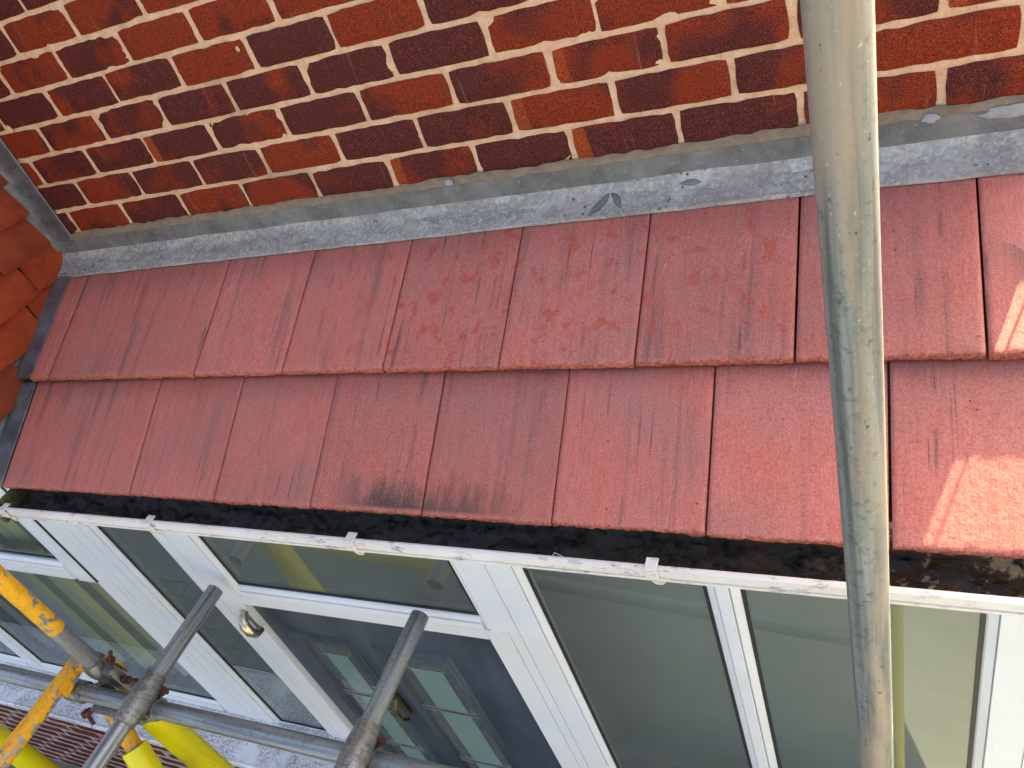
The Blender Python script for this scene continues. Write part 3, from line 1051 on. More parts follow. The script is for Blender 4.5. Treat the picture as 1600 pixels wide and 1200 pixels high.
# ------------------------------------------------------------------ gutter
GY0, GY1, GLZ = -0.582, -0.680, -0.530
gt = tag(empty('gutter', (0, -0.63, -0.6)), 'grimy white plastic eaves gutter with its silt showing along the tile edge', 'gutter')
GO = Vector((0, -0.63, -0.6))
prof = []
for k in range(13):
    a = math.pi * k / 12
    prof.append((-0.631 + 0.049 * math.cos(a), GLZ - 0.004 - 0.058 * math.sin(a) ** 0.8))
inner = [(y, z) for y, z in prof]
outer = [(-0.631 + 0.0515 * math.cos(math.pi * k / 12), GLZ - 0.004 - 0.0605 * math.sin(math.pi * k / 12) ** 0.8) for k in range(12, -1, -1)]
lip = [(-0.6785, GLZ + 0.003), (-0.683, GLZ + 0.0045), (-0.6895, GLZ + 0.0015), (-0.6910, GLZ - 0.015), (-0.6885, GLZ - 0.0185), (-0.6870, GLZ - 0.019), (-0.6868, GLZ - 0.021), (-0.6895, GLZ - 0.022), (-0.6895, GLZ - 0.028), (-0.6845, GLZ - 0.030)]
back_ = [(-0.578, GLZ + 0.010), (-0.5815, GLZ + 0.010)]
loop = inner + lip + outer + back_
bm = bmesh.new()
nx = 60
rings = []
for i in range(nx + 1):
    x = -1.655 + (1.03 + 1.655) * i / nx
    w = 0.0012 * noise.noise(Vector((x * 3, 1, 1)))
    sag = 0.004 * (0.5 - i / nx)
    rings.append([bm.verts.new(Vector((x, y + w, z + sag)) - GO) for y, z in loop])
m = len(loop)
for a, b in zip(rings, rings[1:]):
    for j in range(m):
        bm.faces.new((a[j], a[(j + 1) % m], b[(j + 1) % m], b[j]))
bm.faces.new(rings[0])
bm.faces.new(rings[-1])
link('trough', bm_mesh(bm, 'trough'), MT['gutter'], gt)
for bx in (-1.60, -1.035, -0.432, 0.213, 0.86):
    bm = bmesh.new()
    add_box(bm, -0.011, 0.011, -0.6945, -0.668, GLZ + 0.0048, GLZ + 0.0095, 0.0015)
    add_box(bm, -0.012, 0.012, -0.6955, -0.6912, GLZ - 0.020, GLZ + 0.0045, 0.0015)
    a = [bm.verts.new(p) for p in ((-0.012, -0.6905, GLZ - 0.019), (0.030, -0.6905, GLZ - 0.019), (0.012, -0.6875, GLZ - 0.042), (0.0, -0.6875, GLZ - 0.042))]
    b = [bm.verts.new(p) for p in ((-0.012, -0.684, GLZ - 0.019), (0.030, -0.684, GLZ - 0.019), (0.012, -0.684, GLZ - 0.042), (0.0, -0.684, GLZ - 0.042))]
    bm.faces.new(a)
    bm.faces.new(b)
    for k in range(4):
        bm.faces.new((a[k], a[(k + 1) % 4], b[(k + 1) % 4], b[k]))
    # strap under the trough back to the fascia
    pts = [Vector((0, y, z - 0.0025)) for y, z in outer]
    for s0, s1 in zip(pts, pts[1:]):
        q = [bm.verts.new(s0 + Vector((-0.011, 0, 0))), bm.verts.new(s0 + Vector((0.011, 0, 0))), bm.verts.new(s1 + Vector((0.011, 0, 0))), bm.verts.new(s1 + Vector((-0.011, 0, 0)))]
        bm.faces.new(q)
    o = link('bracket', bm_mesh(bm, 'bracket'), MT['gutter'], gt)
    o.location = Vector((bx, 0, 0)) - GO
# silt and moss in the trough
P = []
for i in range(301):
    x = -1.63 + 2.62 * i / 300
    row = []
    for j in range(15):
        t = j / 14
        y = -0.586 - 0.089 * t
        depth = GLZ - 0.026 - 0.010 * math.sin(math.pi * t) + 0.013 * noise.noise(Vector((x * 14, y * 30, 1))) + 0.007 * noise.noise(Vector((x * 60, y * 70, 2))) + 0.003 * noise.noise(Vector((x * 170, y * 170, 2)))
        if j < 2:
            depth = max(depth, GLZ + 0.011 - 0.012 * j)
        if x > 0.5:
            depth += 0.010 * (1 - t) * min(1, (x - 0.5) * 4)
        row.append(Vector((x, y, depth)))
    P.append(row)
si = link('gutter_silt', grid_mesh('gutter_silt', P), MT['silt'])
tag(si, 'black wet silt and moss lying along the gutter', 'silt', kind='stuff')
# stop end of the gutter with moss
o = box('stop_end', -1.662, -1.640, -0.690, -0.580, GLZ - 0.055, GLZ + 0.004, MT['moss'], gt, 0.004)
o.location = -GO
# a broken spider thread over the lip
bm = bmesh.new()
sweep(bm, [Vector((0.016, -0.668, -0.545)), Vector((0.030, -0.676, -0.520)), Vector((0.058, -0.684, -0.527))], [0.0006] * 3, 5)
sweep(bm, [Vector((0.030, -0.676, -0.520)), Vector((0.024, -0.684, -0.528))], [0.0005] * 2, 5)
o = link('dry_stalk', bm_mesh(bm, 'dry_stalk'), MT['web'])
tag(o, 'thin dry grass stalk caught on the gutter lip', 'stalk')

fb = box('fascia_board', -1.655, 1.0, -0.5765, -0.5345, -0.66, -0.50, MT['upvc'], None, 0.002)
tag(fb, 'white fascia board behind the gutter above the glazing', 'fascia')

# ------------------------------------------------------------------ glazed porch front
YF, YG = -0.530, -0.514          # face of the frames, face of the glass
HEAD, BOT = -0.60, -2.90


def profile(members, z0, z1, name, parent, org, along='z', c=0.0):
    """extrude the outline [(across, y)] of a frame bar; closed at the back"""
    bm = bmesh.new()
    r = []
    for e in (z0, z1):
        r.append([bm.verts.new((Vector((a, y, e)) if along == 'z' else Vector((e, y, a))) - org) for a, y in members])
    n = len(members)
    for k in range(n):
        bm.faces.new((r[0][k], r[0][(k + 1) % n], r[1][(k + 1) % n], r[1][k]))
    bm.faces.new(r[0])
    bm.faces.new(r[1])
    return link(name, bm_mesh(bm, name), MT['upvc'], parent)


def bar(a0, a1, grooves=(), bead0=True, bead1=True, yb=-0.492, steps=()):
    """cross section of a upvc bar from a0 to a1 with sloped glazing beads and shadow grooves"""
    pts = []
    if bead0:
        pts += [(a0, yb), (a0, YG + 0.003), (a0, YG - 0.004), (a0 + 0.003, YG - 0.008), (a0 + 0.017, YF + 0.003), (a0 + 0.0185, YF + 0.004), (a0 + 0.0185, YF + 0.009), (a0 + 0.0205, YF + 0.009), (a0 + 0.0205, YF + 0.001), (a0 + 0.0215, YF)]
    else:
        pts += [(a0, yb), (a0, YF + 0.003), (a0 + 0.002, YF)]
    for g in sorted(grooves):
        pts += [(g - 0.0012, YF), (g - 0.0012, YF + 0.005), (g + 0.0012, YF + 0.005), (g + 0.0012, YF)]
    if bead1:
        pts += [(a1 - 0.0215, YF), (a1 - 0.0205, YF + 0.001), (a1 - 0.0205, YF + 0.009), (a1 - 0.0185, YF + 0.009), (a1 - 0.0185, YF + 0.004), (a1 - 0.017, YF + 0.003), (a1 - 0.003, YG - 0.008), (a1, YG - 0.004), (a1, YG + 0.003), (a1, yb)]
    else:
        pts += [(a1 - 0.002, YF), (a1, YF + 0.003), (a1, yb)]
    return pts


PO = Vector((-0.2, -0.5, GZ))
pf = tag(empty('porch_frame', PO), 'white plastic glazed porch front of posts and panes round the dark door', 'porch front')
profile(bar(-1.785, -1.648, (-1.72,), False, True), -2.06, HEAD, 'post', pf, PO)
profile(bar(-1.405, -1.213, (-1.335,), True, True), -1.085, HEAD, 'mullion', pf, PO)
profile(bar(-1.405, -1.254, (-1.335,), True, False), BOT, -1.0855, 'door_jamb', pf, PO)
profile(bar(-0.376, -0.183, (-0.272,), True, True), -1.085, HEAD, 'post', pf, PO)
profile(bar(-0.376, -0.183, (-0.305, -0.272), False, True), BOT, -1.0855, 'post', pf, PO)
profile(bar(0.240, 0.308, (), True, True), BOT, HEAD, 'mullion', pf, PO)
profile(bar(0.741, 0.985, (0.83,), True, False), BOT, HEAD, 'post', pf, PO)
# transom over the door, sill rail of the side light and of the tall panes, head rail
profile(bar(-1.132, -1.0862, (), False, False), -1.2538, -0.3765, 'door_head', pf, PO, 'x')
profile(bar(-1.0860, -1.040, (), False, True), -1.2132, -0.3758, 'transom', pf, PO, 'x')
profile(bar(-2.080, -2.028, (), False, True), -1.648, -1.405, 'bottom_rail', pf, PO, 'x')
profile(bar(BOT, -2.55, (), False, True), -0.183, 0.240, 'bottom_rail', pf, PO, 'x')
profile(bar(BOT, -2.55, (), False, True), 0.308, 0.741, 'bottom_rail', pf, PO, 'x')
for x0, x1 in ((-1.648, -1.405), (-1.213, -0.376), (-0.183, 0.240), (0.308, 0.741)):
    profile(bar(-0.70, HEAD, (), True, False), x0, x1, 'head_rail', pf, PO, 'x')
box('panel', -1.648, -1.405, YF + 0.006, -0.47, BOT, -2.081, MT['upvc'], pf).location = -PO


def glaze(x0, x1, z0, z1, parent, org, mat=None):
    g = box('pane', x0 - 0.004, x1 + 0.004, YG, YG + 0.012, z0 - 0.004, z1 + 0.004, mat or MT['glass'], parent)
    g.location = -org
    g.data.materials.append(MT['clear'])
    for p_ in g.data.polygons:
        if p_.normal.y > -0.5:
            p_.material_index = 1
    bm = bmesh.new()
    w = 0.009  # rubber made wider to include the dark reflection of the bead
    y0, y1 = YG - 0.003, YG - 0.0003
    add_box(bm, x0, x0 + w, y0, y1, z0, z1)
    add_box(bm, x1 - w, x1, y0, y1, z0, z1)
    add_box(bm, x0 + w, x1 - w, y0, y1, z0, z0 + w)
    add_box(bm, x0 + w, x1 - w, y0, y1, z1 - w, z1)
    link('gasket', bm_mesh(bm, 'gasket'), MT['gasket'], g)


glaze(-1.648, -1.405, -2.028, -0.70, pf, PO)
glaze(-1.213, -0.376, -1.040, -0.70, pf, PO)
glaze(-0.183, 0.240, -2.55, -0.70, pf, PO)
glaze(0.308, 0.741, -2.55, -0.70, pf, PO)
box('side_panel', 0.93, 0.985, -0.465, 0.0, BOT, HEAD, MT['upvc'], pf).location = -PO
box('floor_slab', -1.785, 0.985, -0.60, 0.0, GZ + 0.001, BOT - 0.002, MT['infloor'], pf, 0.004).location = -PO
box('inner_wall', -1.80, 0.93, -0.012, -0.002, BOT, -0.62, MT['inwall'], pf).location = -PO
box('inner_side_wall', -1.80, -1.775, -0.46, -0.013, BOT, -0.62, MT['inwall'], pf).location = -PO

# ------------------------------------------------------------------ front door
DX0, DX1, DT, DB = -1.252, -0.378, -1.134, -2.885
DO = Vector((-0.815, -0.5, DB))
dr = tag(empty('front_door', DO), 'dark blue grey front door with two tall leaded glass panels', 'door')
YD = -0.508
bm = bmesh.new()
px = [(DX0 + 0.003, -1.160), (-0.955, -0.832), (-0.598, DX1 - 0.003)]
PT, PB = -1.318, -2.75
for a, b in px:
    add_box(bm, a, b, YD, -0.465, DB, DT - 0.003, 0.001)
for a, b in ((-1.160, -0.955), (-0.832, -0.598)):
    add_box(bm, a, b, YD + 0.0003, -0.4653, PT, DT - 0.0033)
    add_box(bm, a, b, YD + 0.0003, -0.4653, DB + 0.0005, PB)
o = link('leaf', bm_mesh(bm, 'leaf'), MT['door'], dr)
o.location = -DO
for a, b in ((-1.160, -0.955), (-0.832, -0.598)):
    # raised moulding round each panel
    bm = bmesh.new()
    sec = [(0.024, 0.0), (0.020, 0.006), (0.012, 0.008), (0.008, 0.0125), (0.003, 0.0125), (-0.008, 0.004), (-0.012, -0.010)]
    rg = []
    for cx_, cz_, sx, sz in ((a, PT, -1, 1), (b, PT, 1, 1), (b, PB, 1, -1), (a, PB, -1, -1)):
        rg.append([bm.verts.new(Vector((cx_ + sx * d, YD - h, cz_ + sz * d)) - DO) for d, h in sec])
    for k in range(4):
        A_, B_ = rg[k], rg[(k + 1) % 4]
        for j in range(len(sec) - 1):
            bm.faces.new((A_[j], A_[j + 1], B_[j + 1], B_[j]))
    mo = link('glazed_panel', bm_mesh(bm, 'glazed_panel'), MT['door'], dr)
    x0, x1, z0, z1 = a + 0.010, b - 0.010, PB + 0.010, PT - 0.010
    q = box('border_glass', x0, x1, YD + 0.006, YD + 0.016, z0, z1, MT['clearb'], mo)
    q.location = -DO
    q = box('obscure_backing', x0 + 0.002, x1 - 0.002, YD + 0.022, YD + 0.026, z0, z1, MT['inwall'], mo)
    q.location = -DO
    cuts = [z1 - 0.075, -1.665, -2.03, -2.40, z0 + 0.055]
    for za, zb in zip(cuts, cuts[1:]):
        q = box('centre_pane', x0 + 0.058, x1 - 0.040, YD + 0.0035, YD + 0.0055, zb + 0.010, za - 0.010, MT['frost'], mo)
        q.location = -DO
    for zc in cuts[1:-1]:
        for dz in (-0.009, 0.009):
            q = box('came', x0, x1, YD + 0.0015, YD + 0.0052, zc + dz - 0.003, zc + dz + 0.003, MT['came'], mo)
            q.location = -DO
    q = box('came', x0 + 0.050, x1 - 0.030, YD + 0.0015, YD + 0.0052, cuts[0] - 0.012, cuts[0] - 0.007, MT['came'], mo)
    q.location = -DO
# knocker between the panels
bm = bmesh.new()
add_box(bm, -0.902, -0.886, YD - 0.010, YD - 0.0003, -1.72, -1.60, 0.003)
sweep(bm, [Vector((-0.894, YD - 0.016, -1.60)), Vector((-0.894, YD - 0.040, -1.63)), Vector((-0.894, YD - 0.044, -1.69)), Vector((-0.894, YD - 0.024, -1.725))], [0.005, 0.0055, 0.006, 0.006], 10)
o = link('knocker', bm_mesh(bm, 'knocker'), MT['brass'], dr)
o.location = -DO
# door closer / catch high on the left jamb
HO = Vector((-1.262, -0.53, -1.22))
bm = bmesh.new()
sweep(bm, [Vector((-1.264, -0.532, -1.172)), Vector((-1.260, -0.552, -1.176)), Vector((-1.254, -0.566, -1.196)), Vector((-1.250, -0.568, -1.226)), Vector((-1.250, -0.556, -1.254)), Vector((-1.254, -0.534, -1.266))], [0.012, 0.0145, 0.0165, 0.0165, 0.015, 0.012], 16)
add_box(bm, -1.272, -1.256, -0.535, -0.531, -1.285, -1.160, 0.0015)
o = link('pull_handle', bm_mesh(bm, 'pull_handle', True), MT['chrome'])
tag(o, 'tarnished chrome pull handle on the white jamb at the top left of the door', 'handle')

# ------------------------------------------------------------------ the window on the left
WO = Vector((-2.9, -0.5, -2.03))
wi = tag(empty('window', WO), 'white plastic window left of the porch with an opening top light', 'window')
profile(bar(-1.940, -1.788, (-1.825,), True, False), -2.026, -1.121, 'stile', wi, WO)
profile(bar(-1.912, -1.788, (-1.825,), False, False), -1.1205, HEAD, 'stile', wi, WO)
profile(bar(-3.215, -3.085, (-3.15,), True, True), -2.026, -1.121, 'mullion', wi, WO)
profile(bar(-3.215, -3.085, (-3.15,), True, True), -1.1205, HEAD, 'mullion', wi, WO)
profile(bar(-5.6, -4.45, (), True, True), -2.026, HEAD, 'stile', wi, WO)
# opening top sash with its dark gap
profile([(a, y - 0.006) for a, y in bar(-2.022, -1.9165, (-1.985,), True, False)], -1.119, HEAD, 'sash_stile', wi, WO)
profile([(a, y - 0.006) for a, y in bar(-1.118, -1.030, (-1.072,), False, True)], -3.085, -2.0225, 'sash_rail', wi, WO, 'x')
profile(bar(-1.118, -1.030, (-1.072,), False, True), -4.45, -3.216, 'transom', wi, WO, 'x')
profile(bar(-2.026, -1.965, (), False, True), -3.085, -1.940, 'bottom_rail', wi, WO, 'x')
profile(bar(-2.026, -1.965, (), False, True), -4.45, -3.215, 'bottom_rail', wi, WO, 'x')
profile(bar(-0.70, HEAD, (), True, False), -3.085, -2.022, 'head_rail', wi, WO, 'x')
profile(bar(-0.70, HEAD, (), True, False), -4.45, -3.215, 'head_rail', wi, WO, 'x')
glaze(-3.085, -1.940, -1.965, -1.120, wi, WO, MT['wglass'])
glaze(-3.085, -2.022, -1.030, -0.70, wi, WO, MT['wglass'])
glaze(-4.45, -3.215, -1.965, -1.120, wi, WO, MT['wglass'])
glaze(-4.45, -3.215, -1.030, -0.70, wi, WO, MT['wglass'])
box('gap_shade_strip', -1.9163, -1.9055, -0.5335, -0.495, -1.119, HEAD, MT['gasket'], wi).location = -WO  # black strip standing in for the shade inside the sash gap
box('inner_wall', -5.6, -1.80, -0.10, -0.05, GZ, -0.55, MT['inwall'], wi).location = -WO
box('lintel', -5.6, -1.79, -0.529, -0.06, HEAD + 0.001, -0.52, MT['upvc'], wi).location = -WO

# vertical blind; its yellow green slats stand in for reflected scaffold sleeves
bl = tag(empty('vertical_blind', (-2.6, -0.43, -0.75)), 'vertical blind inside the left window with slats coloured like stripes reflected in the glass', 'blind')
BO = Vector((-2.6, -0.43, -0.75))
SC = [m_flat('blind_' + n, c, 0.8, 0, 0.06, 4) for n, c in (('grey_blue', (0.42, 0.48, 0.55)), ('olive', (0.22, 0.25, 0.14)), ('reflected_yellow', (0.80, 0.78, 0.30)), ('reflected_green', (0.55, 0.62, 0.36)), ('slate', (0.07, 0.09, 0.11)), ('silver', (0.60, 0.63, 0.64)))]
box('head_track', -4.4, -1.95, -0.45, -0.41, -0.76, -0.72, MT['upvc'], bl).location = -BO
seq = [0, 1, 5, 1, 2, 3, 1, 3, 0, 0, 5, 4, 4, 5, 4, 4, 0, 4, 5, 4, 0, 4, 5, 4, 4, 0, 5, 4]
for k in range(26):
    xc = -1.985 - 0.082 * k
    bm = bmesh.new()
    rows = []
    for t in range(7):
        u = -0.5 + t / 6
        rows.append((xc + 0.089 * u * 0.8, -0.43 + 0.089 * u * 0.5 + 0.010 * (1 - 4 * u * u)))
    A_ = [bm.verts.new(Vector((x, y, -0.765)) - BO) for x, y in rows]
    B_ = [bm.verts.new(Vector((x, y, -1.955)) - BO) for x, y in rows]
    for j in range(6):
        bm.faces.new((A_[j], A_[j + 1], B_[j + 1], B_[j]))
    me = bm_mesh(bm, 'blind_slat', True)
    me.materials.append(SC[seq[k]])
    link('blind_slat', me, None, bl)

# sill
bm = bmesh.new()
sp_ = [(-0.465, -2.028), (-0.531, -2.030), (-0.690, -2.046), (-0.700, -2.044), (-0.706, -2.050), (-0.706, -2.078), (-0.698, -2.078), (-0.698, -2.058), (-0.465, -2.058)]
r0 = [bm.verts.new((-5.6, y, z)) for y, z in sp_]
r1 = [bm.verts.new((-1.262, y, z)) for y, z in sp_]
for k in range(len(sp_)):
    bm.faces.new((r0[k], r0[(k + 1) % len(sp_)], r1[(k + 1) % len(sp_)], r1[k]))
bm.faces.new(r0)
bm.faces.new(r1)
o = link('window_sill', bm_mesh(bm, 'window_sill'), MT['sill'])
tag(o, 'long white window sill speckled with red and grey dirt', 'window sill')

# dwarf wall under the sill
LW = Vector((-3.4, -0.6, GZ))
lw = tag(empty('dwarf_wall', LW), 'low dark red brick wall under the speckled window sill', 'brick wall')
LBM = [brick_mesh(100 + s, BL - 0.007, 0.075 - 0.0065) for s in range(5)]
for m_ in LBM:
    m_.materials.append(MT['lbrick'])
box('mortar', -5.6, -1.40, -0.6508, -0.466, GZ + 0.001, -2.0585, MT['lmortar'], lw).location = -LW
for row in range(15):
    zc = GZ + 0.04 + 0.075 * row
    for k in range(18):
        xc = -5.48 + BL * k + (BL / 2 if row % 2 else 0)
        if xc > -1.50 or zc > -2.095:
            continue
        o = link('brick', LBM[rnd.randrange(5)], None, lw)
        o.location = Vector((xc, -0.6522 + rnd.uniform(-0.0008, 0.0008), zc)) - LW
        o.color = (rnd.choice((.3, .6, .8)), 0, 0, 1)

# ------------------------------------------------------------------ scaffolding
TR = 0.02415
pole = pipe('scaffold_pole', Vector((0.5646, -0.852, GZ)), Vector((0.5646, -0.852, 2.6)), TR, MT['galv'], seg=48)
tag(pole, 'tall upright galvanised scaffold pole close to the camera on the right', 'scaffold pole')
led = pipe('ledger_tube', Vector((-3.6, -0.9165, -1.0545)), Vector((0.54, -0.9165, -1.0545)), TR, MT['galv2'])
tag(led, 'long horizontal galvanised ledger tube running in front of the door and sill', 'scaffold tube')
t2 = pipe('transom_tube', Vector((-1.240, -2.1, -1.000)), Vector((-1.240, -0.567, -1.000)), TR, MT['galv2'])
tag(t2, 'galvanised transom tube ending left of the door, before the narrow side light', 'scaffold tube', 'transom tubes on the ledger')
t3 = pipe('transom_tube', Vector((-0.522, -2.1, -1.000)), Vector((-0.522, -0.561, -1.000)), TR, MT['galv2'])
tag(t3, 'galvanised transom tube whose open end stops in front of the dark door', 'scaffold tube', 'transom tubes on the ledger')
t4 = pipe('transom_tube', Vector((-1.560, -2.1, -1.000)), Vector((-1.560, -0.845, -1.000)), TR, MT['paint'])
tag(t4, 'transom tube in worn yellow paint at the lower left', 'scaffold tube', 'transom tubes on the ledger')
STX, STY = -1.475, -0.857
MT['stdpaint'] = m_paint('worn_yellow_standard_paint', -0.815 - GZ, (0.86, 0.40, 0.004), 0.25)
st = pipe('scaffold_standard', Vector((STX, STY, GZ)), Vector((STX, STY, 2.6)), TR, MT['stdpaint'])
tag(st, 'upright scaffold standard with flaking yellow paint above bare grey steel, left of the side light', 'scaffold pole')


def sleeve(name, p0, p1, r0, r1, label, cut=0.0, slit=0.0):
    """open plastic sleeve slit along its length; top (p1) cut at a slant"""
    d = (p1 - p0)
    L = d.length
    bm = bmesh.new()
    seg = 40
    n = 12
    rings = []
    for layer, q in ((0, 0.0), (1, -0.005)):
        rr = []
        for i in range(n + 1):
            t = i / n
            r = r0 + (r1 - r0) * t + q
            row = []
            for j in range(seg + 1):
                a = 0.06 + (2 * math.pi - 0.12) * j / seg
                row_a = a + slit
                sl_ = cut * max(0.0, math.cos(a - 0.9)) * t ** 3
                row.append(bm.verts.new((r * math.cos(row_a), r * math.sin(row_a), L * t - sl_)))
            rr.append(row)
        rings.append(rr)
    for rr in rings:
        for a, b in zip(rr, rr[1:]):
            for j in range(seg):
                bm.faces.new((a[j], a[j + 1], b[j + 1], b[j]))
    for e in (0, -1):
        a, b = rings[0][e], rings[1][e]
        for j in range(seg):
            bm.faces.new((a[j], a[j + 1], b[j + 1], b[j]))
    for e in (0, -1):
        for i in range(n):
            bm.faces.new((rings[0][i][e], rings[0][i + 1][e], rings[1][i + 1][e], rings[1][i][e]))
    o = link(name, bm_mesh(bm, name, True), MT['sleeve'])
    o.location = p0
    o.rotation_euler = d.to_track_quat('Z', 'X').to_euler()
    return tag(o, label, 'sleeve')


sleeve('pole_sleeve', Vector((STX, STY, GZ + 0.05)), Vector((STX, STY, -1.20)), 0.046, 0.044, 'bright yellow plastic sleeve on the upright standard just below the ledger', 0.10)
# raking brace in yellow paint with its own sleeve
b0, b1 = Vector((-1.560, -0.870, -1.10)), Vector((-1.26, -1.135, -1.62))
br = pipe('brace_tube', b0, b1, TR, MT['paint'])
tag(br, 'short yellow painted brace tube dropping below the ledger into a yellow sleeve', 'scaffold tube')
sleeve('pole_sleeve', b1 + (b1 - b0) * 0.4, b0.lerp(b1, 0.34), 0.040, 0.038, 'yellow plastic sleeve on the raking brace below the left coupler', 0.0, 2.6)
sleeve('pole_sleeve', Vector((-2.90, -0.888, GZ + 0.1)), Vector((-2.90, -0.888, -1.15)), 0.048, 0.048, 'lime yellow sleeve at the very bottom left corner')
s4 = pipe('scaffold_standard', Vector((-2.90, -0.888, GZ)), Vector((-2.90, -0.888, 2.6)), TR, MT['galv2'])
tag(s4, 'far upright standard inside the lime yellow sleeve at the bottom left', 'scaffold pole')
# a sleeved ledger lower down, seen only mirrored in the fanlight
lo = pipe('ledger_tube', Vector((-1.75, -1.02, -1.468)), Vector((0.5, -1.02, -1.761)), TR, MT['galv2'])
tag(lo, 'lower sloping ledger tube in the yellow sleeve mirrored in the fanlight', 'scaffold tube')
sleeve('pole_sleeve', Vector((-0.78, -1.02, -1.5944)), Vector((-1.68, -1.02, -1.4772)), 0.045, 0.045, 'yellow sleeve mirrored as a soft band in the fanlight over the door')


sleeve('pole_sleeve', Vector((0.5646, -0.852, GZ + 0.05)), Vector((0.5646, -0.852, -1.22)), 0.045, 0.045, 'yellow sleeve low on the tall right hand pole, mirrored in the right pane')


def coupler(name, c_top, d_top, c_bot, d_bot, Ltop, label, rot=0):
    """swaged band round the upper tube, saddle round the lower one, two flap bolts"""
    o = empty(name, c_bot)
    C0 = Vector(c_bot)
    d_top = d_top.normalized()
    d_bot = d_bot.normalized()
    bm = bmesh.new()
    h = Ltop / 2
    prof = [(-h, TR + 0.0005), (-h + 0.002, TR + 0.0055), (-h * 0.72, TR + 0.0065), (-h * 0.3, TR + 0.0105), (h * 0.3, TR + 0.0105), (h * 0.72, TR + 0.0065), (h - 0.002, TR + 0.0055), (h, TR + 0.0005)]
    sweep(bm, [c_top + d_top * t - C0 for t, _ in prof], [r for _, r in prof], 30)
    link('band', bm_mesh(bm, 'band', True), MT['cast'], o)
    bm = bmesh.new()
    prof = [(-0.027, TR + 0.0005), (-0.026, TR + 0.006), (-0.012, TR + 0.009), (0.012, TR + 0.009), (0.026, TR + 0.006), (0.027, TR + 0.0005)]
    sweep(bm, [c_bot + d_bot * t - C0 for t, _ in prof], [r for _, r in prof], 30)
    mid = (c_top + c_bot) / 2 - C0
    for s in (-1, 1):
        q = mid + d_top * (s * 0.040)
        add_box(bm, q.x - 0.016, q.x + 0.016, q.y - 0.010, q.y + 0.010, q.z - 0.020, q.z + 0.012, 0.003)
    link('saddle', bm_mesh(bm, 'saddle', True), MT['cast'], o)
    for s in (-1, 1):
        q = mid + d_top * (s * 0.041) + d_bot * 0.014
        bm = bmesh.new()
        hexnut(bm, q, d_bot, 0.0135, 0.014)
        sweep(bm, [q, q + d_bot * 0.030], [0.0065, 0.006], 12)
        link('bolt', bm_mesh(bm, 'bolt'), MT['rust'] if s > 0 else MT['cast'], o)
    return tag(o, label, 'coupler', 'couplers on the ledger tube')


Xd, Yd_ = Vector((1, 0, 0)), Vector((0, 1, 0))
coupler('tube_coupler', Vector((-1.240, -0.920, -1.000)), Yd_, Vector((-1.240, -0.9165, -1.0545)), Xd, 0.145, 'steel coupler clamping the transom tube left of the door to the ledger')
coupler('tube_coupler', Vector((-0.522, -0.930, -1.000)), Yd_, Vector((-0.522, -0.9165, -1.0545)), Xd, 0.145, 'steel coupler clamping the transom tube in front of the dark door')

# coupler with yellow bracket tying the standard, the ledger and the yellow transom
kc = empty('tube_coupler', (STX, STY, -1.05))
KO = Vector((STX, STY, -1.05))
bm = bmesh.new()
for zc in (-1.0, -1.075):
    prof = [(-0.027, TR + 0.0005), (-0.026, TR + 0.006), (-0.010, TR + 0.0095), (0.010, TR + 0.0095), (0.026, TR + 0.006), (0.027, TR + 0.0005)]
    sweep(bm, [Vector((STX, STY, zc + t)) - KO for t, _ in prof], [r for _, r in prof], 28)
add_box(bm, 0.026, 0.070, -0.018, 0.012, -0.055, 0.055, 0.005)
add_box(bm, -0.012, 0.110, -0.095, -0.032, -0.042, -0.030, 0.003)
link('band', bm_mesh(bm, 'band', True), MT['cast'], kc)
bm = bmesh.new()
prof = [(-0.03, TR + 0.001), (-0.029, TR + 0.007), (0.029, TR + 0.007), (0.03, TR + 0.001)]
sweep(bm, [Vector((-1.545 + t, -0.9165, -1.0545)) - KO for t, _ in prof], [r for _, r in prof], 28)
link('saddle', bm_mesh(bm, 'saddle', True), MT['cast'], kc)
bm = bmesh.new()
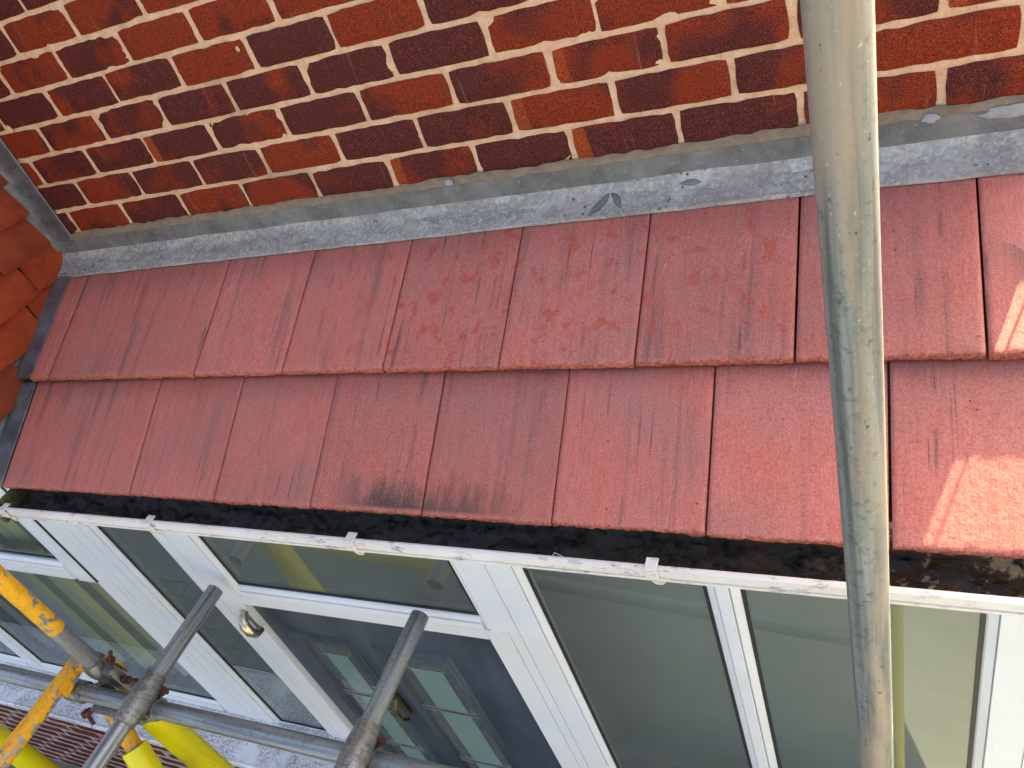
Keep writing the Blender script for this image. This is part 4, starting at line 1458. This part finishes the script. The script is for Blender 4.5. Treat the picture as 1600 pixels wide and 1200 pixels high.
# folded yellow plate from the end of the transom to the standard
Q = [(-1.535, -0.945, -0.985), (-1.535, -0.875, -0.972), (-1.500, -0.842, -0.972), (-1.452, -0.830, -0.985), (-1.425, -0.826, -1.02)]
A_ = [bm.verts.new(Vector(p) - KO) for p in Q]
B_ = [bm.verts.new(Vector((p[0], p[1], p[2] - 0.040)) - KO) for p in Q]
A2 = [bm.verts.new(Vector((p[0] + 0.006, p[1] - 0.008, p[2])) - KO) for p in Q]
B2 = [bm.verts.new(Vector((p[0] + 0.006, p[1] - 0.008, p[2] - 0.040)) - KO) for p in Q]
for k in range(4):
    bm.faces.new((A_[k], A_[k + 1], B_[k + 1], B_[k]))
    bm.faces.new((A2[k], B2[k], B2[k + 1], A2[k + 1]))
    bm.faces.new((A_[k], A2[k], A2[k + 1], A_[k + 1]))
    bm.faces.new((B_[k], B_[k + 1], B2[k + 1], B2[k]))
bm.faces.new((A_[0], B_[0], B2[0], A2[0]))
bm.faces.new((A_[-1], A2[-1], B2[-1], B_[-1]))
link('bracket', bm_mesh(bm, 'bracket'), MT['paint'], kc)
for p, d, r in ((Vector((-1.405, -0.852, -0.975)), Vector((0.5, 0.3, 0.85)), 0.014), (Vector((-1.505, -0.955, -1.085)), Vector((0.2, -0.3, -0.9)), 0.016), (Vector((-1.40, -0.86, -1.05)), Vector((1, 0.1, 0.1)), 0.013)):
    bm = bmesh.new()
    hexnut(bm, p - KO, d, r, 0.016)
    sweep(bm, [p - KO, p - KO + d.normalized() * 0.048], [0.0062, 0.0058], 12)
    link('bolt', bm_mesh(bm, 'bolt'), MT['rust'], kc)
tag(kc, 'rusty bolted coupler with a yellow bracket where the flaking standard meets the ledger', 'coupler', 'couplers on the ledger tube')

# ------------------------------------------------------------------ unseen cable at the house corner, added to cast a thin shadow line
bm = bmesh.new()
pts = []
for k in range(40):
    z = -0.15 + 0.06 * k
    pts.append(Vector((0.9035 + 0.0008 * math.sin(z * 5), -0.004, z)))
sweep(bm, pts, [0.0022] * 40, 10)
o = link('cable', bm_mesh(bm, 'cable', True), MT['cable'])
tag(o, 'thin grey cable added out of view at the wall corner for its shadow line', 'cable')
